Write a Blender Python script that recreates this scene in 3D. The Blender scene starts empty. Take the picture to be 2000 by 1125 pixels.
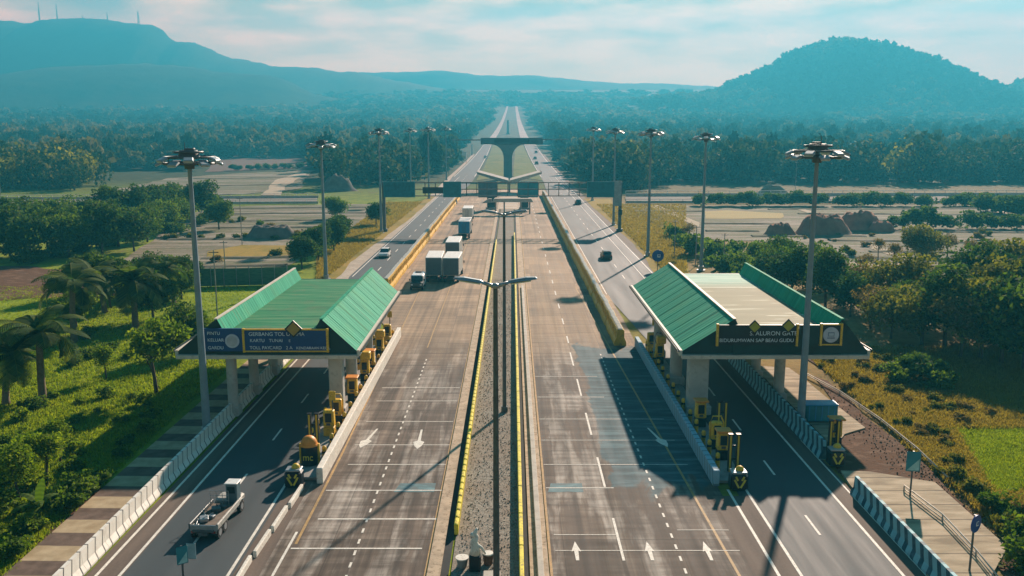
import bpy, math, random
import numpy as np
from mathutils import Vector, Matrix, noise as mn

R = math.radians
S = bpy.context.scene
COL = S.collection
rnd = random.Random(7)
rng = np.random.default_rng(11)

# ------------------------------------------------------------------ camera
CAM_H, FPX, CX, CY = 23.0, 1700.0, 1000.0, 562.5
PITCH = math.atan(312.5 / FPX)
cp, sp = math.cos(PITCH), math.sin(PITCH)
cam_d = bpy.data.cameras.new("camera")
cam_d.lens = 36 * FPX / 2000
cam_d.sensor_width = 36
cam_d.clip_start = 0.5
cam_d.clip_end = 30000
cam = bpy.data.objects.new("camera", cam_d)
COL.objects.link(cam)
cam.location = (0, 0, CAM_H)
cam.rotation_euler = (R(90) - PITCH, 0, 0)
S.camera = cam

# ------------------------------------------------------------------ terrain profile along the valley
YS = np.concatenate([np.arange(-200, 400, 20), np.arange(400, 1000, 20), np.arange(1000, 2650, 50), np.arange(2700, 3301, 200)]).astype(float)
def prof0(y):
    d = np.clip(np.asarray(y, float) - 400, 0, 2300)
    return 2.6e-5 * d * d
ZS = prof0(YS)
def prof(y):
    return float(np.interp(y, YS, ZS))

def G(px, py, z=0.0):
    """photo pixel (2000 x 1125) -> point of the terrain (z above it)"""
    u, v = px - CX, py - CY
    fwd, down, = FPX * cp - v * sp, v * cp + FPX * sp
    lo, hi = 5.0, 6000.0
    for _ in range(50):
        m = (lo + hi) / 2
        if CAM_H - m * down / fwd > prof(m) + z: lo = m
        else: hi = m
    t = lo / fwd
    return Vector((u * t, lo, prof(lo) + z))
def at_dist(px, py, y):
    """photo pixel -> world point at forward distance y"""
    u, v = px - CX, py - CY
    fwd, down = FPX * cp - v * sp, v * cp + FPX * sp
    t = y / fwd
    return Vector((u * t, y, CAM_H - down * t))

# ------------------------------------------------------------------ tagging
def tag(o, label=None, cat=None, group=None, kind=None):
    if label: o["label"] = label
    if cat: o["category"] = cat
    if group: o["group"] = group
    if kind: o["kind"] = kind
    return o
def thing(name, loc, label, cat, group=None, rz=0.0, kind=None):
    o = bpy.data.objects.new(name, None)
    o.empty_display_size = 0.3
    COL.objects.link(o)
    o.location = loc
    o.rotation_euler = (0, 0, rz)
    return tag(o, label, cat, group, kind)
def kids(o):
    return [c for c in bpy.data.objects if c.parent == o]
def copy_tree(o, parent=None, cache={}):
    c = o.copy()
    COL.objects.link(c)
    if parent: c.parent = parent
    for ch in list(o.children):
        copy_tree(ch, c)
    return c
def dup(root, loc, rz=None, label=None, group=None, scale=None):
    c = copy_tree(root)
    c.location = loc
    if rz is not None: c.rotation_euler = (0, 0, rz)
    if scale is not None: c.scale = (scale,) * 3 if not hasattr(scale, "__len__") else scale
    if label: c["label"] = label
    if group: c["group"] = group
    return c

# ------------------------------------------------------------------ mesh builder
class MB:
    def __init__(s):
        s.v, s.f, s.m, s.sm = [], [], [], []
    def add(s, vs, fs, mi=0, smooth=False):
        b = len(s.v)
        s.v += [tuple(p) for p in vs]
        for f in fs:
            s.f.append(tuple(b + i for i in f)); s.m.append(mi); s.sm.append(smooth)
    def box(s, c, d, mi=0, rz=0.0, rx=0.0, ry=0.0, bev=0.0, top=None):
        hx, hy, hz = d[0] / 2, d[1] / 2, d[2] / 2
        tx, ty = (top if top else (1, 1))
        M = Matrix.Rotation(rz, 3, 'Z') @ Matrix.Rotation(ry, 3, 'Y') @ Matrix.Rotation(rx, 3, 'X')
        if bev <= 0:
            P = [(-hx, -hy, -hz), (hx, -hy, -hz), (hx, hy, -hz), (-hx, hy, -hz),
                 (-hx * tx, -hy * ty, hz), (hx * tx, -hy * ty, hz), (hx * tx, hy * ty, hz), (-hx * tx, hy * ty, hz)]
            F = [(0, 3, 2, 1), (4, 5, 6, 7), (0, 1, 5, 4), (1, 2, 6, 5), (2, 3, 7, 6), (3, 0, 4, 7)]
        else:
            b = min(bev, hx * .9, hy * .9, hz * .9)
            P, F = [], []
            rings = [(-hz, b), (-hz + b, 0), (hz - b, 0), (hz, b)]
            for z, k in rings:
                q = (z + hz) / (2 * hz)
                ax, ay = hx * (1 + (tx - 1) * q), hy * (1 + (ty - 1) * q)
                for (x, y) in ((-ax + k + b, -ay + k), (ax - k - b, -ay + k), (ax - k, -ay + k + b), (ax - k, ay - k - b),
                               (ax - k - b, ay - k), (-ax + k + b, ay - k), (-ax + k, ay - k - b), (-ax + k, -ay + k + b)):
                    P.append((x, y, z))
            for r in range(3):
                for i in range(8):
                    j = (i + 1) % 8
                    F.append((r * 8 + i, r * 8 + j, r * 8 + 8 + j, r * 8 + 8 + i))
            F.append(tuple(range(7, -1, -1))); F.append(tuple(range(24, 32)))
        s.add([M @ Vector(p) + Vector(c) for p in P], F, mi)
    def tube(s, p0, p1, r0, r1=None, n=10, mi=0, caps=True):
        r1 = r0 if r1 is None else r1
        p0, p1 = Vector(p0), Vector(p1)
        d = (p1 - p0).normalized()
        a = d.orthogonal().normalized(); b = d.cross(a)
        P = []
        for p, r in ((p0, r0), (p1, r1)):
            for i in range(n):
                t = 2 * math.pi * i / n
                P.append(p + (a * math.cos(t) + b * math.sin(t)) * r)
        s.add(P, [(i, (i + 1) % n, n + (i + 1) % n, n + i) for i in range(n)], mi, True)
        if caps:
            s.add(P, [tuple(range(n - 1, -1, -1)), tuple(range(n, 2 * n))], mi)
    def path(s, pts, rad, n=8, mi=0):
        pts = [Vector(p) for p in pts]
        P, F = [], []
        for k, p in enumerate(pts):
            d = (pts[min(k + 1, len(pts) - 1)] - pts[max(k - 1, 0)]).normalized()
            ref = Vector((0, 0, 1)) if abs(d.z) < .9 else Vector((1, 0, 0))
            a = d.cross(ref).normalized(); b = d.cross(a)
            r = rad[k] if hasattr(rad, "__len__") else rad
            for i in range(n):
                t = 2 * math.pi * i / n
                P.append(p + (a * math.cos(t) + b * math.sin(t)) * r)
        for k in range(len(pts) - 1):
            for i in range(n):
                F.append((k * n + i, k * n + (i + 1) % n, (k + 1) * n + (i + 1) % n, (k + 1) * n + i))
        F.append(tuple(range(n - 1, -1, -1))); F.append(tuple((len(pts) - 1) * n + i for i in range(n)))
        s.add(P, F, mi, True)
    def prism_y(s, poly, y0, y1, mi=0, cap=None):
        """polygon in x,z extruded along y"""
        n = len(poly)
        P = [(x, y0, z) for x, z in poly] + [(x, y1, z) for x, z in poly]
        s.add(P, [(i, (i + 1) % n, n + (i + 1) % n, n + i) for i in range(n)], mi)
        s.add(P, [tuple(range(n - 1, -1, -1)), tuple(range(n, 2 * n))], mi if cap is None else cap)
    def prism_x(s, poly, x0, x1, mi=0):
        n = len(poly)
        P = [(x0, y, z) for y, z in poly] + [(x1, y, z) for y, z in poly]
        s.add(P, [(i, (i + 1) % n, n + (i + 1) % n, n + i) for i in range(n)], mi)
        s.add(P, [tuple(range(n - 1, -1, -1)), tuple(range(n, 2 * n))], mi)
    def disk(s, c, r, d, n=24, mi=0, nrm='Y'):
        if nrm == 'Y': s.tube((c[0], c[1] - d / 2, c[2]), (c[0], c[1] + d / 2, c[2]), r, r, n, mi)
        elif nrm == 'X': s.tube((c[0] - d / 2, c[1], c[2]), (c[0] + d / 2, c[1], c[2]), r, r, n, mi)
        else: s.tube((c[0], c[1], c[2] - d / 2), (c[0], c[1], c[2] + d / 2), r, r, n, mi)
    def ball(s, c, r, mi=0, nu=12, nv=7, sc=(1, 1, 1), z0=-1.0):
        P, F = [], []
        for j in range(nv + 1):
            ph = math.asin(z0) + (math.pi / 2 - math.asin(z0)) * j / nv
            for i in range(nu):
                t = 2 * math.pi * i / nu
                P.append((c[0] + r * sc[0] * math.cos(ph) * math.cos(t), c[1] + r * sc[1] * math.cos(ph) * math.sin(t), c[2] + r * sc[2] * math.sin(ph)))
        for j in range(nv):
            for i in range(nu):
                F.append((j * nu + i, j * nu + (i + 1) % nu, (j + 1) * nu + (i + 1) % nu, (j + 1) * nu + i))
        s.add(P, F, mi, True)
    def build(s, name, mats, parent=None, loc=None):
        me = bpy.data.meshes.new(name)
        me.from_pydata(s.v, [], s.f)
        for m in (mats if isinstance(mats, (list, tuple)) else [mats]):
            me.materials.append(m)
        me.polygons.foreach_set("material_index", s.m)
        me.polygons.foreach_set("use_smooth", s.sm)
        me.update()
        import bmesh
        bm = bmesh.new(); bm.from_mesh(me)
        bmesh.ops.recalc_face_normals(bm, faces=bm.faces)
        bm.to_mesh(me); bm.free()
        o = bpy.data.objects.new(name, me)
        COL.objects.link(o)
        if parent: o.parent = parent
        if loc: o.location = loc
        return o

def quad_mesh(name, V, tint, mat, nv=4):
    """V: (N, nv, 3) faces, tint: (N,) per-face attribute"""
    N = V.shape[0]
    me = bpy.data.meshes.new(name)
    me.vertices.add(N * nv); me.vertices.foreach_set("co", np.ascontiguousarray(V.reshape(-1), np.float32))
    me.loops.add(N * nv); me.loops.foreach_set("vertex_index", np.arange(N * nv, dtype=np.int32))
    me.polygons.add(N); me.polygons.foreach_set("loop_start", np.arange(0, N * nv, nv, dtype=np.int32))
    me.update(calc_edges=True)
    a = me.attributes.new("tint", 'FLOAT', 'FACE')
    a.data.foreach_set("value", np.asarray(tint, np.float32))
    if isinstance(mat, (list, tuple)):
        for m in mat: me.materials.append(m)
    else: me.materials.append(mat)
    return me
def add_obj(name, me, parent=None, loc=None):
    o = bpy.data.objects.new(name, me)
    COL.objects.link(o)
    if parent: o.parent = parent
    if loc is not None: o.location = loc
    return o

# ------------------------------------------------------------------ materials
class NT:
    """tiny node helper"""
    def __init__(s, name):
        s.mat = bpy.data.materials.new(name); s.mat.use_nodes = True
        s.t = s.mat.node_tree; s.t.nodes.clear()
        s.out = s.t.nodes.new("ShaderNodeOutputMaterial")
    def n(s, typ, **kw):
        nd = s.t.nodes.new(typ)
        for k, v in kw.items():
            if k in nd.inputs.keys(): nd.inputs[k].default_value = v
            else: setattr(nd, k, v)
        return nd
    def l(s, a, b): s.t.links.new(a, b)
    def math(s, op, a, b=None, clamp=False):
        nd = s.t.nodes.new("ShaderNodeMath"); nd.operation = op; nd.use_clamp = clamp
        for i, x in enumerate((a, b)):
            if x is None: continue
            if hasattr(x, "is_output") or not isinstance(x, (int, float)): s.l(x, nd.inputs[i])
            else: nd.inputs[i].default_value = x
        return nd.outputs[0]
    def pos(s): return s.n("ShaderNodeNewGeometry").outputs["Position"]
    def objc(s): return s.n("ShaderNodeTexCoord").outputs["Object"]
    def scaled(s, vec, sc):
        m = s.n("ShaderNodeMapping"); s.l(vec, m.inputs["Vector"]); m.inputs["Scale"].default_value = sc
        return m.outputs[0]
    def noise(s, vec, scale=1.0, detail=4, rough=.55, dist=0.0):
        nd = s.n("ShaderNodeTexNoise"); s.l(vec, nd.inputs["Vector"])
        nd.inputs["Scale"].default_value = scale; nd.inputs["Detail"].default_value = detail
        nd.inputs["Roughness"].default_value = rough; nd.inputs["Distortion"].default_value = dist
        return nd.outputs["Fac"]
    def ramp(s, fac, stops):
        nd = s.n("ShaderNodeValToRGB"); s.l(fac, nd.inputs[0])
        e = nd.color_ramp.elements
        while len(e) < len(stops): e.new(0.5)
        for i, (p, c) in enumerate(stops):
            e[i].position = p; e[i].color = (c[0], c[1], c[2], 1) if hasattr(c, "__len__") else (c, c, c, 1)
        return nd.outputs[0]
    def mix(s, fac, a, b, mode='MIX'):
        nd = s.t.nodes.new("ShaderNodeMix"); nd.data_type = 'RGBA'; nd.blend_type = mode
        for sock, x in ((nd.inputs[0], fac), (nd.inputs[6], a), (nd.inputs[7], b)):
            if isinstance(x, (int, float)): sock.default_value = x
            elif isinstance(x, tuple): sock.default_value = (x[0], x[1], x[2], 1)
            else: s.l(x, sock)
        return nd.outputs[2]
    def finish(s, col, rough=.8, metal=0.0, bump=None, bstr=.3, bdist=.05, spec=.4):
        b = s.n("ShaderNodeBsdfPrincipled")
        if isinstance(col, tuple): b.inputs["Base Color"].default_value = (*col[:3], 1)
        else: s.l(col, b.inputs["Base Color"])
        if isinstance(rough, (int, float)): b.inputs["Roughness"].default_value = rough
        else: s.l(rough, b.inputs["Roughness"])
        b.inputs["Metallic"].default_value = metal
        b.inputs["Specular IOR Level"].default_value = spec
        if bump is not None:
            bp = s.n("ShaderNodeBump"); s.l(bump, bp.inputs["Height"])
            bp.inputs["Strength"].default_value = bstr; bp.inputs["Distance"].default_value = bdist
            s.l(bp.outputs[0], b.inputs["Normal"])
        s.l(b.outputs[0], s.out.inputs[0])
        return s.mat

def simple(name, col, rough=.6, metal=0.0, var=.25, scale=1.5, world=False, spec=.4, dirt=None):
    t = NT(name)
    v = t.pos() if world else t.objc()
    f = t.noise(v, scale, 5)
    lo = tuple(c * (1 - var) for c in col); hi = tuple(min(1, c * (1 + var)) for c in col)
    c = t.ramp(f, [(.3, lo), (.7, hi)])
    if dirt:
        g = t.noise(v, scale * 3.1, 6, .65)
        c = t.mix(t.ramp(g, [(.52, 0.0), (.66, 1.0)]), c, dirt)
    return t.finish(c, rough, metal, f, .1, .02, spec)

def leaf_mat(name, dark, mid, light, trans=.35, spec=.15):
    t = NT(name)
    a = t.n("ShaderNodeAttribute", attribute_name="tint")
    c = t.ramp(a.outputs["Fac"], [(0.0, dark), (.5, mid), (1.0, light)])
    d = t.n("ShaderNodeBsdfPrincipled"); t.l(c, d.inputs["Base Color"]); d.inputs["Roughness"].default_value = .8
    d.inputs["Specular IOR Level"].default_value = spec
    tr = t.n("ShaderNodeBsdfTranslucent")
    c2 = t.mix(1.0, c, (1.25, 1.35, .55), 'MULTIPLY'); t.l(c2, tr.inputs[0])
    m = t.n("ShaderNodeMixShader"); m.inputs[0].default_value = trans
    t.l(d.outputs[0], m.inputs[1]); t.l(tr.outputs[0], m.inputs[2]); t.l(m.outputs[0], t.out.inputs[0])
    return t.mat
# ------------------------------------------------------------------ light and air
SKY_TINT = (.14, .48, .66)
CLOUD_DARK = (3.2, 4.9, 3.6)
CLOUD_LIGHT = (11.5, 12.0, 7.0)
HORIZON = (9.6, 11.4, 6.0)
SUN_STRENGTH = 5.0
SUN_COL = (.90, 1.0, .80)
EXPOSURE = 0.95
HAZE_COL = (.05, .44, .62)
HAZE_ABS = (.5, .0, .0)
HAZE_D = .00050
# ================================================================== world, sun, haze
SUN_EL, SUN_AZ = R(26), R(22)          # azimuth to the east of straight ahead
W = bpy.data.worlds.new("World"); S.world = W; W.use_nodes = True
wt = W.node_tree; wt.nodes.clear()
def wn(typ, **kw):
    nd = wt.nodes.new(typ)
    for k, v in kw.items(): setattr(nd, k, v)
    return nd
wo = wn("ShaderNodeOutputWorld"); wb = wn("ShaderNodeBackground"); wb.inputs[1].default_value = 0.05
sky = wn("ShaderNodeTexSky", sky_type='NISHITA', sun_disc=False)
sky.sun_elevation = SUN_EL; sky.sun_rotation = SUN_AZ
sky.air_density = 1.2; sky.dust_density = 1.5; sky.ozone_density = 1.5
tint = wn("ShaderNodeMix", data_type='RGBA', blend_type='MULTIPLY'); tint.inputs[0].default_value = 1
wt.links.new(sky.outputs[0], tint.inputs[6]); tint.inputs[7].default_value = (SKY_TINT[0], SKY_TINT[1], SKY_TINT[2], 1)
tc = wn("ShaderNodeTexCoord")
mp = wn("ShaderNodeMapping"); mp.inputs["Scale"].default_value = (2.8, 2.8, 12); mp.inputs["Location"].default_value = (0.35, 0.2, 0.6)
wt.links.new(tc.outputs["Generated"], mp.inputs[0])
n1 = wn("ShaderNodeTexNoise"); n1.inputs["Scale"].default_value = 1.5; n1.inputs["Detail"].default_value = 5; n1.inputs["Roughness"].default_value = .48; n1.inputs["Distortion"].default_value = .5
wt.links.new(mp.outputs[0], n1.inputs["Vector"])
r1 = wn("ShaderNodeValToRGB"); r1.color_ramp.elements[0].position = .36; r1.color_ramp.elements[1].position = .54
wt.links.new(n1.outputs["Fac"], r1.inputs[0])
# cloud brightness: thick and thin parts
n2 = wn("ShaderNodeTexNoise"); n2.inputs["Scale"].default_value = 3.6; n2.inputs["Detail"].default_value = 4
wt.links.new(mp.outputs[0], n2.inputs["Vector"])
r2 = wn("ShaderNodeValToRGB"); e = r2.color_ramp.elements
e[0].position = .36; e[0].color = (*CLOUD_DARK, 1); e[1].position = .62; e[1].color = (*CLOUD_LIGHT, 1)
wt.links.new(n2.outputs["Fac"], r2.inputs[0])
sx = wn("ShaderNodeSeparateXYZ"); wt.links.new(tc.outputs["Generated"], sx.inputs[0])
r5 = wn("ShaderNodeValToRGB"); e = r5.color_ramp.elements
e[0].position = .15; e[0].color = (1, 1, 1, 1); e[1].position = .27; e[1].color = (.04, .04, .04, 1)
wt.links.new(sx.outputs[2], r5.inputs[0])
cf = wn("ShaderNodeMath", operation='MULTIPLY'); wt.links.new(r1.outputs[0], cf.inputs[0]); wt.links.new(r5.outputs[0], cf.inputs[1])
cm = wn("ShaderNodeMix", data_type='RGBA')
wt.links.new(cf.outputs[0], cm.inputs[0]); wt.links.new(tint.outputs[2], cm.inputs[6]); wt.links.new(r2.outputs[0], cm.inputs[7])
# a milky bank of cloud near the horizon, clearing upwards
r3 = wn("ShaderNodeValToRGB"); e = r3.color_ramp.elements
e[0].position = .02; e[0].color = (1, 1, 1, 1); e[1].position = .17; e[1].color = (0, 0, 0, 1)
wt.links.new(sx.outputs[2], r3.inputs[0])
hz = wn("ShaderNodeMix", data_type='RGBA'); hz.inputs[7].default_value = (*HORIZON, 1)
dp = wn("ShaderNodeVectorMath", operation='DOT_PRODUCT'); dp.inputs[1].default_value = (math.sin(SUN_AZ * .5), math.cos(SUN_AZ * .5), 0)
wt.links.new(tc.outputs["Generated"], dp.inputs[0])
r4 = wn("ShaderNodeValToRGB"); r4.color_ramp.elements[0].position = .35; r4.color_ramp.elements[1].position = .85
wt.links.new(dp.outputs["Value"], r4.inputs[0])
hf = wn("ShaderNodeMath", operation='MULTIPLY'); wt.links.new(r4.outputs[0], hf.inputs[1])
wt.links.new(r3.outputs[0], hf.inputs[0]); wt.links.new(hf.outputs[0], hz.inputs[0])
wt.links.new(cm.outputs[2], hz.inputs[6])
wt.links.new(hz.outputs[2], wb.inputs[0]); wt.links.new(wb.outputs[0], wo.inputs[0])

sd = bpy.data.lights.new("sun", 'SUN'); sd.energy = SUN_STRENGTH; sd.angle = R(1.0); sd.color = SUN_COL
so = bpy.data.objects.new("sun", sd); COL.objects.link(so)
dirv = Vector((math.sin(SUN_AZ) * math.cos(SUN_EL), math.cos(SUN_AZ) * math.cos(SUN_EL), math.sin(SUN_EL)))
so.rotation_euler = dirv.to_track_quat('Z', 'Y').to_euler(); so.location = (0, 0, 60)

S.view_settings.view_transform = 'Standard'; S.view_settings.look = 'None'; S.view_settings.exposure = EXPOSURE; S.view_settings.gamma = 1
S.cycles.use_denoising = True
S.cycles.max_bounces = 6; S.cycles.diffuse_bounces = 3; S.cycles.glossy_bounces = 2; S.cycles.transmission_bounces = 4; S.cycles.volume_bounces = 1
S.cycles.caustics_reflective = False; S.cycles.caustics_refractive = False

t = NT("haze_air"); pv = t.n("ShaderNodeVolumePrincipled")
pv.inputs["Color"].default_value = (*HAZE_COL, 1); pv.inputs["Absorption Color"].default_value = (*HAZE_ABS, 1)
pv.inputs["Density"].default_value = HAZE_D; pv.inputs["Anisotropy"].default_value = .3
t.l(pv.outputs[0], t.out.inputs["Volume"])
hb = MB(); hb.box((0, 1450, 213.2), (7400, 3900, 429))
tag(hb.build("haze", t.mat), kind="stuff")

# ================================================================== ground
t = NT("valley_ground"); P = t.pos()
sxyz = t.n("ShaderNodeSeparateXYZ"); t.l(P, sxyz.inputs[0])
big = t.noise(P, .03, 4); mid = t.noise(P, .22, 5, .6); fine = t.noise(P, 1.7, 5, .7)
lawn = t.ramp(t.math('ADD', t.math('MULTIPLY', mid, .6), t.math('MULTIPLY', fine, .4)),
              [(.34, (.085, .13, .010)), (.5, (.18, .235, .016)), (.66, (.29, .31, .022))])
scrub = t.ramp(t.math('ADD', t.math('MULTIPLY', mid, .65), t.math('MULTIPLY', fine, .35)),
               [(.34, (.10, .09, .02)), (.47, (.22, .145, .045)), (.6, (.30, .20, .065)), (.72, (.17, .18, .02))])
side = t.math('ADD', sxyz.outputs[0], t.math('MULTIPLY', t.math('SUBTRACT', big, .5), 40.0))
c = t.mix(t.ramp(t.math('ADD', t.math('MULTIPLY', side, .02), .3), [(.45, 0.0), (.75, 1.0)]), lawn, scrub)
woods = t.ramp(mid, [(.3, (.02, .035, .012)), (.7, (.06, .07, .025))])
c = t.mix(t.ramp(t.math('MULTIPLY', sxyz.outputs[1], .001), [(.26, 0.0), (.40, 1.0)]), c, woods)
earth = t.ramp(t.noise(P, .09, 5, .6, .6), [(.60, 0.0), (.68, 1.0)])
c = t.mix(t.math('MULTIPLY', earth, .6), c, (.13, .085, .045))
M_ground = t.finish(c, .95, 0, fine, .6, .15, .1)
xs = np.concatenate([np.arange(-3400, -400, 200), np.arange(-400, 401, 40), np.arange(600, 3401, 200)])
V = [(x, y, z - .06 * (1 + max(0, y - 100) / 150)) for y, z in zip(YS, ZS) for x in xs]
nx = len(xs)
g = MB(); g.add(V, [(j * nx + i, j * nx + i + 1, (j + 1) * nx + i + 1, (j + 1) * nx + i) for j in range(len(YS) - 1) for i in range(nx - 1)])
tag(g.build("ground", M_ground), kind="structure")

def zoff(y): return 1 + max(0, y - 100) / 150
import bmesh
def sheet(name, world_pts, mat, z, kind="structure", jit=0.0, sub=1, seed=0):
    pts = []
    n = len(world_pts)
    for i in range(n):
        a, b = Vector(world_pts[i]), Vector(world_pts[(i + 1) % n])
        for k in range(sub):
            p = a.lerp(b, k / sub)
            if jit:
                q = mn.noise_vector(Vector((p.x * .13 + seed, p.y * .09, seed * 1.7))) * jit + mn.noise_vector(Vector((p.x * .7, p.y * .5, seed))) * jit * .35
                p = p + Vector((q.x, q.y, 0))
            pts.append(p)
    bm = bmesh.new()
    bm.faces.new([bm.verts.new((p.x, p.y, 0)) for p in pts])
    ys = [p.y for p in pts]
    for yy in YS:
        if yy > 399 and min(ys) < yy < max(ys):
            bmesh.ops.bisect_plane(bm, geom=bm.verts[:] + bm.edges[:] + bm.faces[:], plane_co=(0, yy, 0), plane_no=(0, 1, 0))
    bmesh.ops.triangulate(bm, faces=bm.faces[:])
    for v in bm.verts: v.co.z = prof(v.co.y) + z * zoff(v.co.y)
    bmesh.ops.recalc_face_normals(bm, faces=bm.faces[:])
    if sum(f.normal.z for f in bm.faces) < 0: bmesh.ops.reverse_faces(bm, faces=bm.faces[:])
    me = bpy.data.meshes.new(name); bm.to_mesh(me); bm.free(); me.materials.append(mat)
    o = add_obj(name, me)
    return tag(o, kind=kind)
def patch(name, px, mat, z, jit=1.2, sub=10, seed=0):
    return sheet(name, [G(*p) for p in px], mat, z, jit=jit, sub=sub, seed=seed)

# ---- field and verge materials
def field_mat(name, cols, sx=.012, sy=.12, fine=.9):
    t = NT(name); P = t.pos()
    a = t.noise(t.scaled(P, (sx, sy, 1)), 1.0, 6, .68, .5)
    b = t.noise(P, fine, 4, .7)
    w = t.noise(t.scaled(P, (.6, 1.6, 1)), .045, 4, .6)
    f = t.math('ADD', t.math('ADD', t.math('MULTIPLY', a, .65), t.math('MULTIPLY', b, .15)), t.math('MULTIPLY', w, .2))
    k = len(cols)
    c = t.ramp(f, [(.34 + .32 * i / (k - 1), cc) for i, cc in enumerate(cols)])
    return t.finish(c, .95, 0, b, .4, .1, .1)
M_tan = field_mat("dry_field_soil", [(.07, .085, .03), (.14, .125, .085), (.25, .21, .155), (.11, .12, .05), (.20, .17, .13), (.32, .275, .21), (.10, .11, .045), (.18, .155, .115)])
M_brown = field_mat("ploughed_soil", [(.10, .06, .045), (.16, .10, .075), (.13, .095, .06)])
M_golden = field_mat("golden_grass", [(.12, .12, .02), (.24, .18, .03), (.33, .22, .045), (.2, .17, .03)], .15, .08, 1.5)
M_lawn = field_mat("bright_lawn", [(.09, .15, .012), (.17, .24, .016), (.25, .31, .022), (.13, .20, .014)], .10, .2, 1.6)
M_straw = field_mat("yellow_stubble", [(.30, .24, .10), (.38, .30, .13), (.33, .27, .12)])
M_path = field_mat("pale_dirt_track", [(.33, .27, .19), (.42, .35, .25), (.36, .30, .21)])
M_medgrass = field_mat('median_grass_cover', [(.07, .10, .02), (.13, .15, .03), (.17, .16, .05)], .1, .03, .8)
M_medfar = field_mat('far_median_scrub', [(.03, .04, .022), (.07, .075, .04), (.12, .11, .07)], .12, .012, .3)
M_soil = field_mat("red_brown_earth", [(.055, .03, .018), (.13, .065, .036), (.10, .052, .03), (.19, .11, .07), (.24, .16, .11)], .5, .8, 3.5)

patch("field", [(165, 386), (250, 365), (330, 348), (470, 338), (612, 332), (580, 372), (430, 381)], M_tan, .0, 2.5, 10, 1)
patch("ploughed_field", [(400, 336), (425, 296), (600, 292), (608, 328)], M_brown, .0, 4, 8, 2)
patch("field", [(205, 530), (300, 470), (345, 425), (430, 403), (745, 398), (715, 430), (640, 470), (565, 522)], M_tan, .0, 1.5, 10, 3)
patch("grass_strip", [(400, 492), (470, 478), (620, 480), (600, 500), (400, 506)], M_golden, .03, 1, 8, 4)
patch("lawn", [(380, 560), (560, 556), (560, 640), (430, 660), (330, 690), (300, 620)], M_lawn, .0, 1.0, 8, 5)
patch("field", [(1222, 402), (2040, 398), (2200, 520), (2000, 560), (1640, 528), (1480, 470), (1330, 470)], M_tan, .0, 1.5, 10, 6)
patch("stubble_strip", [(1376, 413), (1420, 411), (1532, 417), (1524, 427), (1376, 428)], M_straw, .03, .8, 8, 7)
patch("dirt_path", [(1262, 402), (1285, 401), (1370, 436), (1366, 444), (1330, 428)], M_path, .04, .6, 6, 8)
patch("dirt_path", [(1545, 405), (1556, 404), (1680, 445), (1672, 450)], M_path, .04, .6, 6, 9)
patch("dirt_path", [(1680, 478), (1700, 476), (1790, 508), (1780, 513)], M_path, .04, .5, 6, 10)
patch("dirt_path", [(1645, 512), (1790, 514), (1780, 524), (1640, 524)], M_path, .04, .6, 6, 12)
patch("dirt_path", [(1910, 405), (1935, 404), (2040, 432), (2030, 440)], M_path, .04, .6, 6, 13)
patch("dirt_path", [(510, 382), (540, 352), (590, 336), (600, 340), (560, 362), (548, 382)], M_path, .05, 1.2, 6, 14)
patch("grass_verge", [(618, 560), (650, 520), (720, 462), (800, 405), (838, 384), (850, 384), (800, 428), (700, 500), (648, 552)], M_golden, .01, .6, 8, 11)
patch("grass_verge", [(1140, 388), (1190, 388), (1260, 440), (1345, 520), (1352, 560), (1300, 560), (1240, 478)], M_golden, .01, .6, 8, 15)
patch("lawn", [(1850, 842), (1905, 836), (2060, 838), (2090, 990), (1960, 975), (1890, 930)], M_lawn, .03, 2.2, 8, 16)
patch("lawn", [(-20, 590), (55, 578), (95, 600), (80, 640), (-30, 660)], M_lawn, .02, .8, 8, 17)
patch("soil_bank", [(1585, 735), (1612, 745), (1700, 820), (1800, 900), (1900, 1000), (2010, 1110), (2030, 1180), (1975, 1140), (1880, 1030), (1780, 960), (1640, 925), (1625, 880), (1660, 830)], M_soil, .02, .5, 8, 18)
patch("soil_bank", [(190, 938), (206, 955), (30, 1120), (-60, 1200), (-120, 1200), (20, 1060), (130, 980)], M_soil, .02, .5, 8, 19)
patch("bare_earth", [(-30, 520), (120, 526), (235, 548), (255, 575), (120, 580), (-30, 585)], M_soil, .02, 3.0, 10, 40)
patch("ditch_bed", [(1560, 690), (1640, 690), (1760, 800), (1740, 812)], M_soil, .03, .5, 8, 20)
patch("grass_verge", [(930, 352), (985, 345), (985, 283), (962, 284), (944, 330)], M_medgrass, -.01, .4, 4, 21)
patch("grass_verge", [(1003, 345), (1060, 352), (1040, 320), (1022, 284), (1006, 283)], M_medgrass, -.01, .4, 4, 22)

# ================================================================== roads
t = NT("asphalt"); P = t.pos()
a = t.noise(t.scaled(P, (.7, .035, 1)), 1.0, 5, .6); b = t.noise(P, 9.0, 3, .7); d = t.noise(P, .06, 3)
f = t.math('ADD', t.math('ADD', t.math('MULTIPLY', a, .5), t.math('MULTIPLY', b, .2)), t.math('MULTIPLY', d, .3))
c = t.ramp(f, [(.36, (.036, .046, .052)), (.52, (.052, .064, .071)), (.66, (.074, .084, .089))])
M_asphalt = t.finish(c, t.ramp(a, [(.3, .62), (.7, .8)]), 0, b, .25, .02, .3)
t = NT("old_asphalt_shoulder"); P = t.pos()
a = t.noise(t.scaled(P, (1.2, .08, 1)), 1.0, 5, .6); b = t.noise(P, 6.0, 3, .7)
c = t.ramp(t.math('ADD', t.math('MULTIPLY', a, .7), t.math('MULTIPLY', b, .3)), [(.35, (.10, .075, .062)), (.65, (.17, .13, .105))])
M_shoulder = t.finish(c, .85, 0, b, .25, .02, .2)

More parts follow.
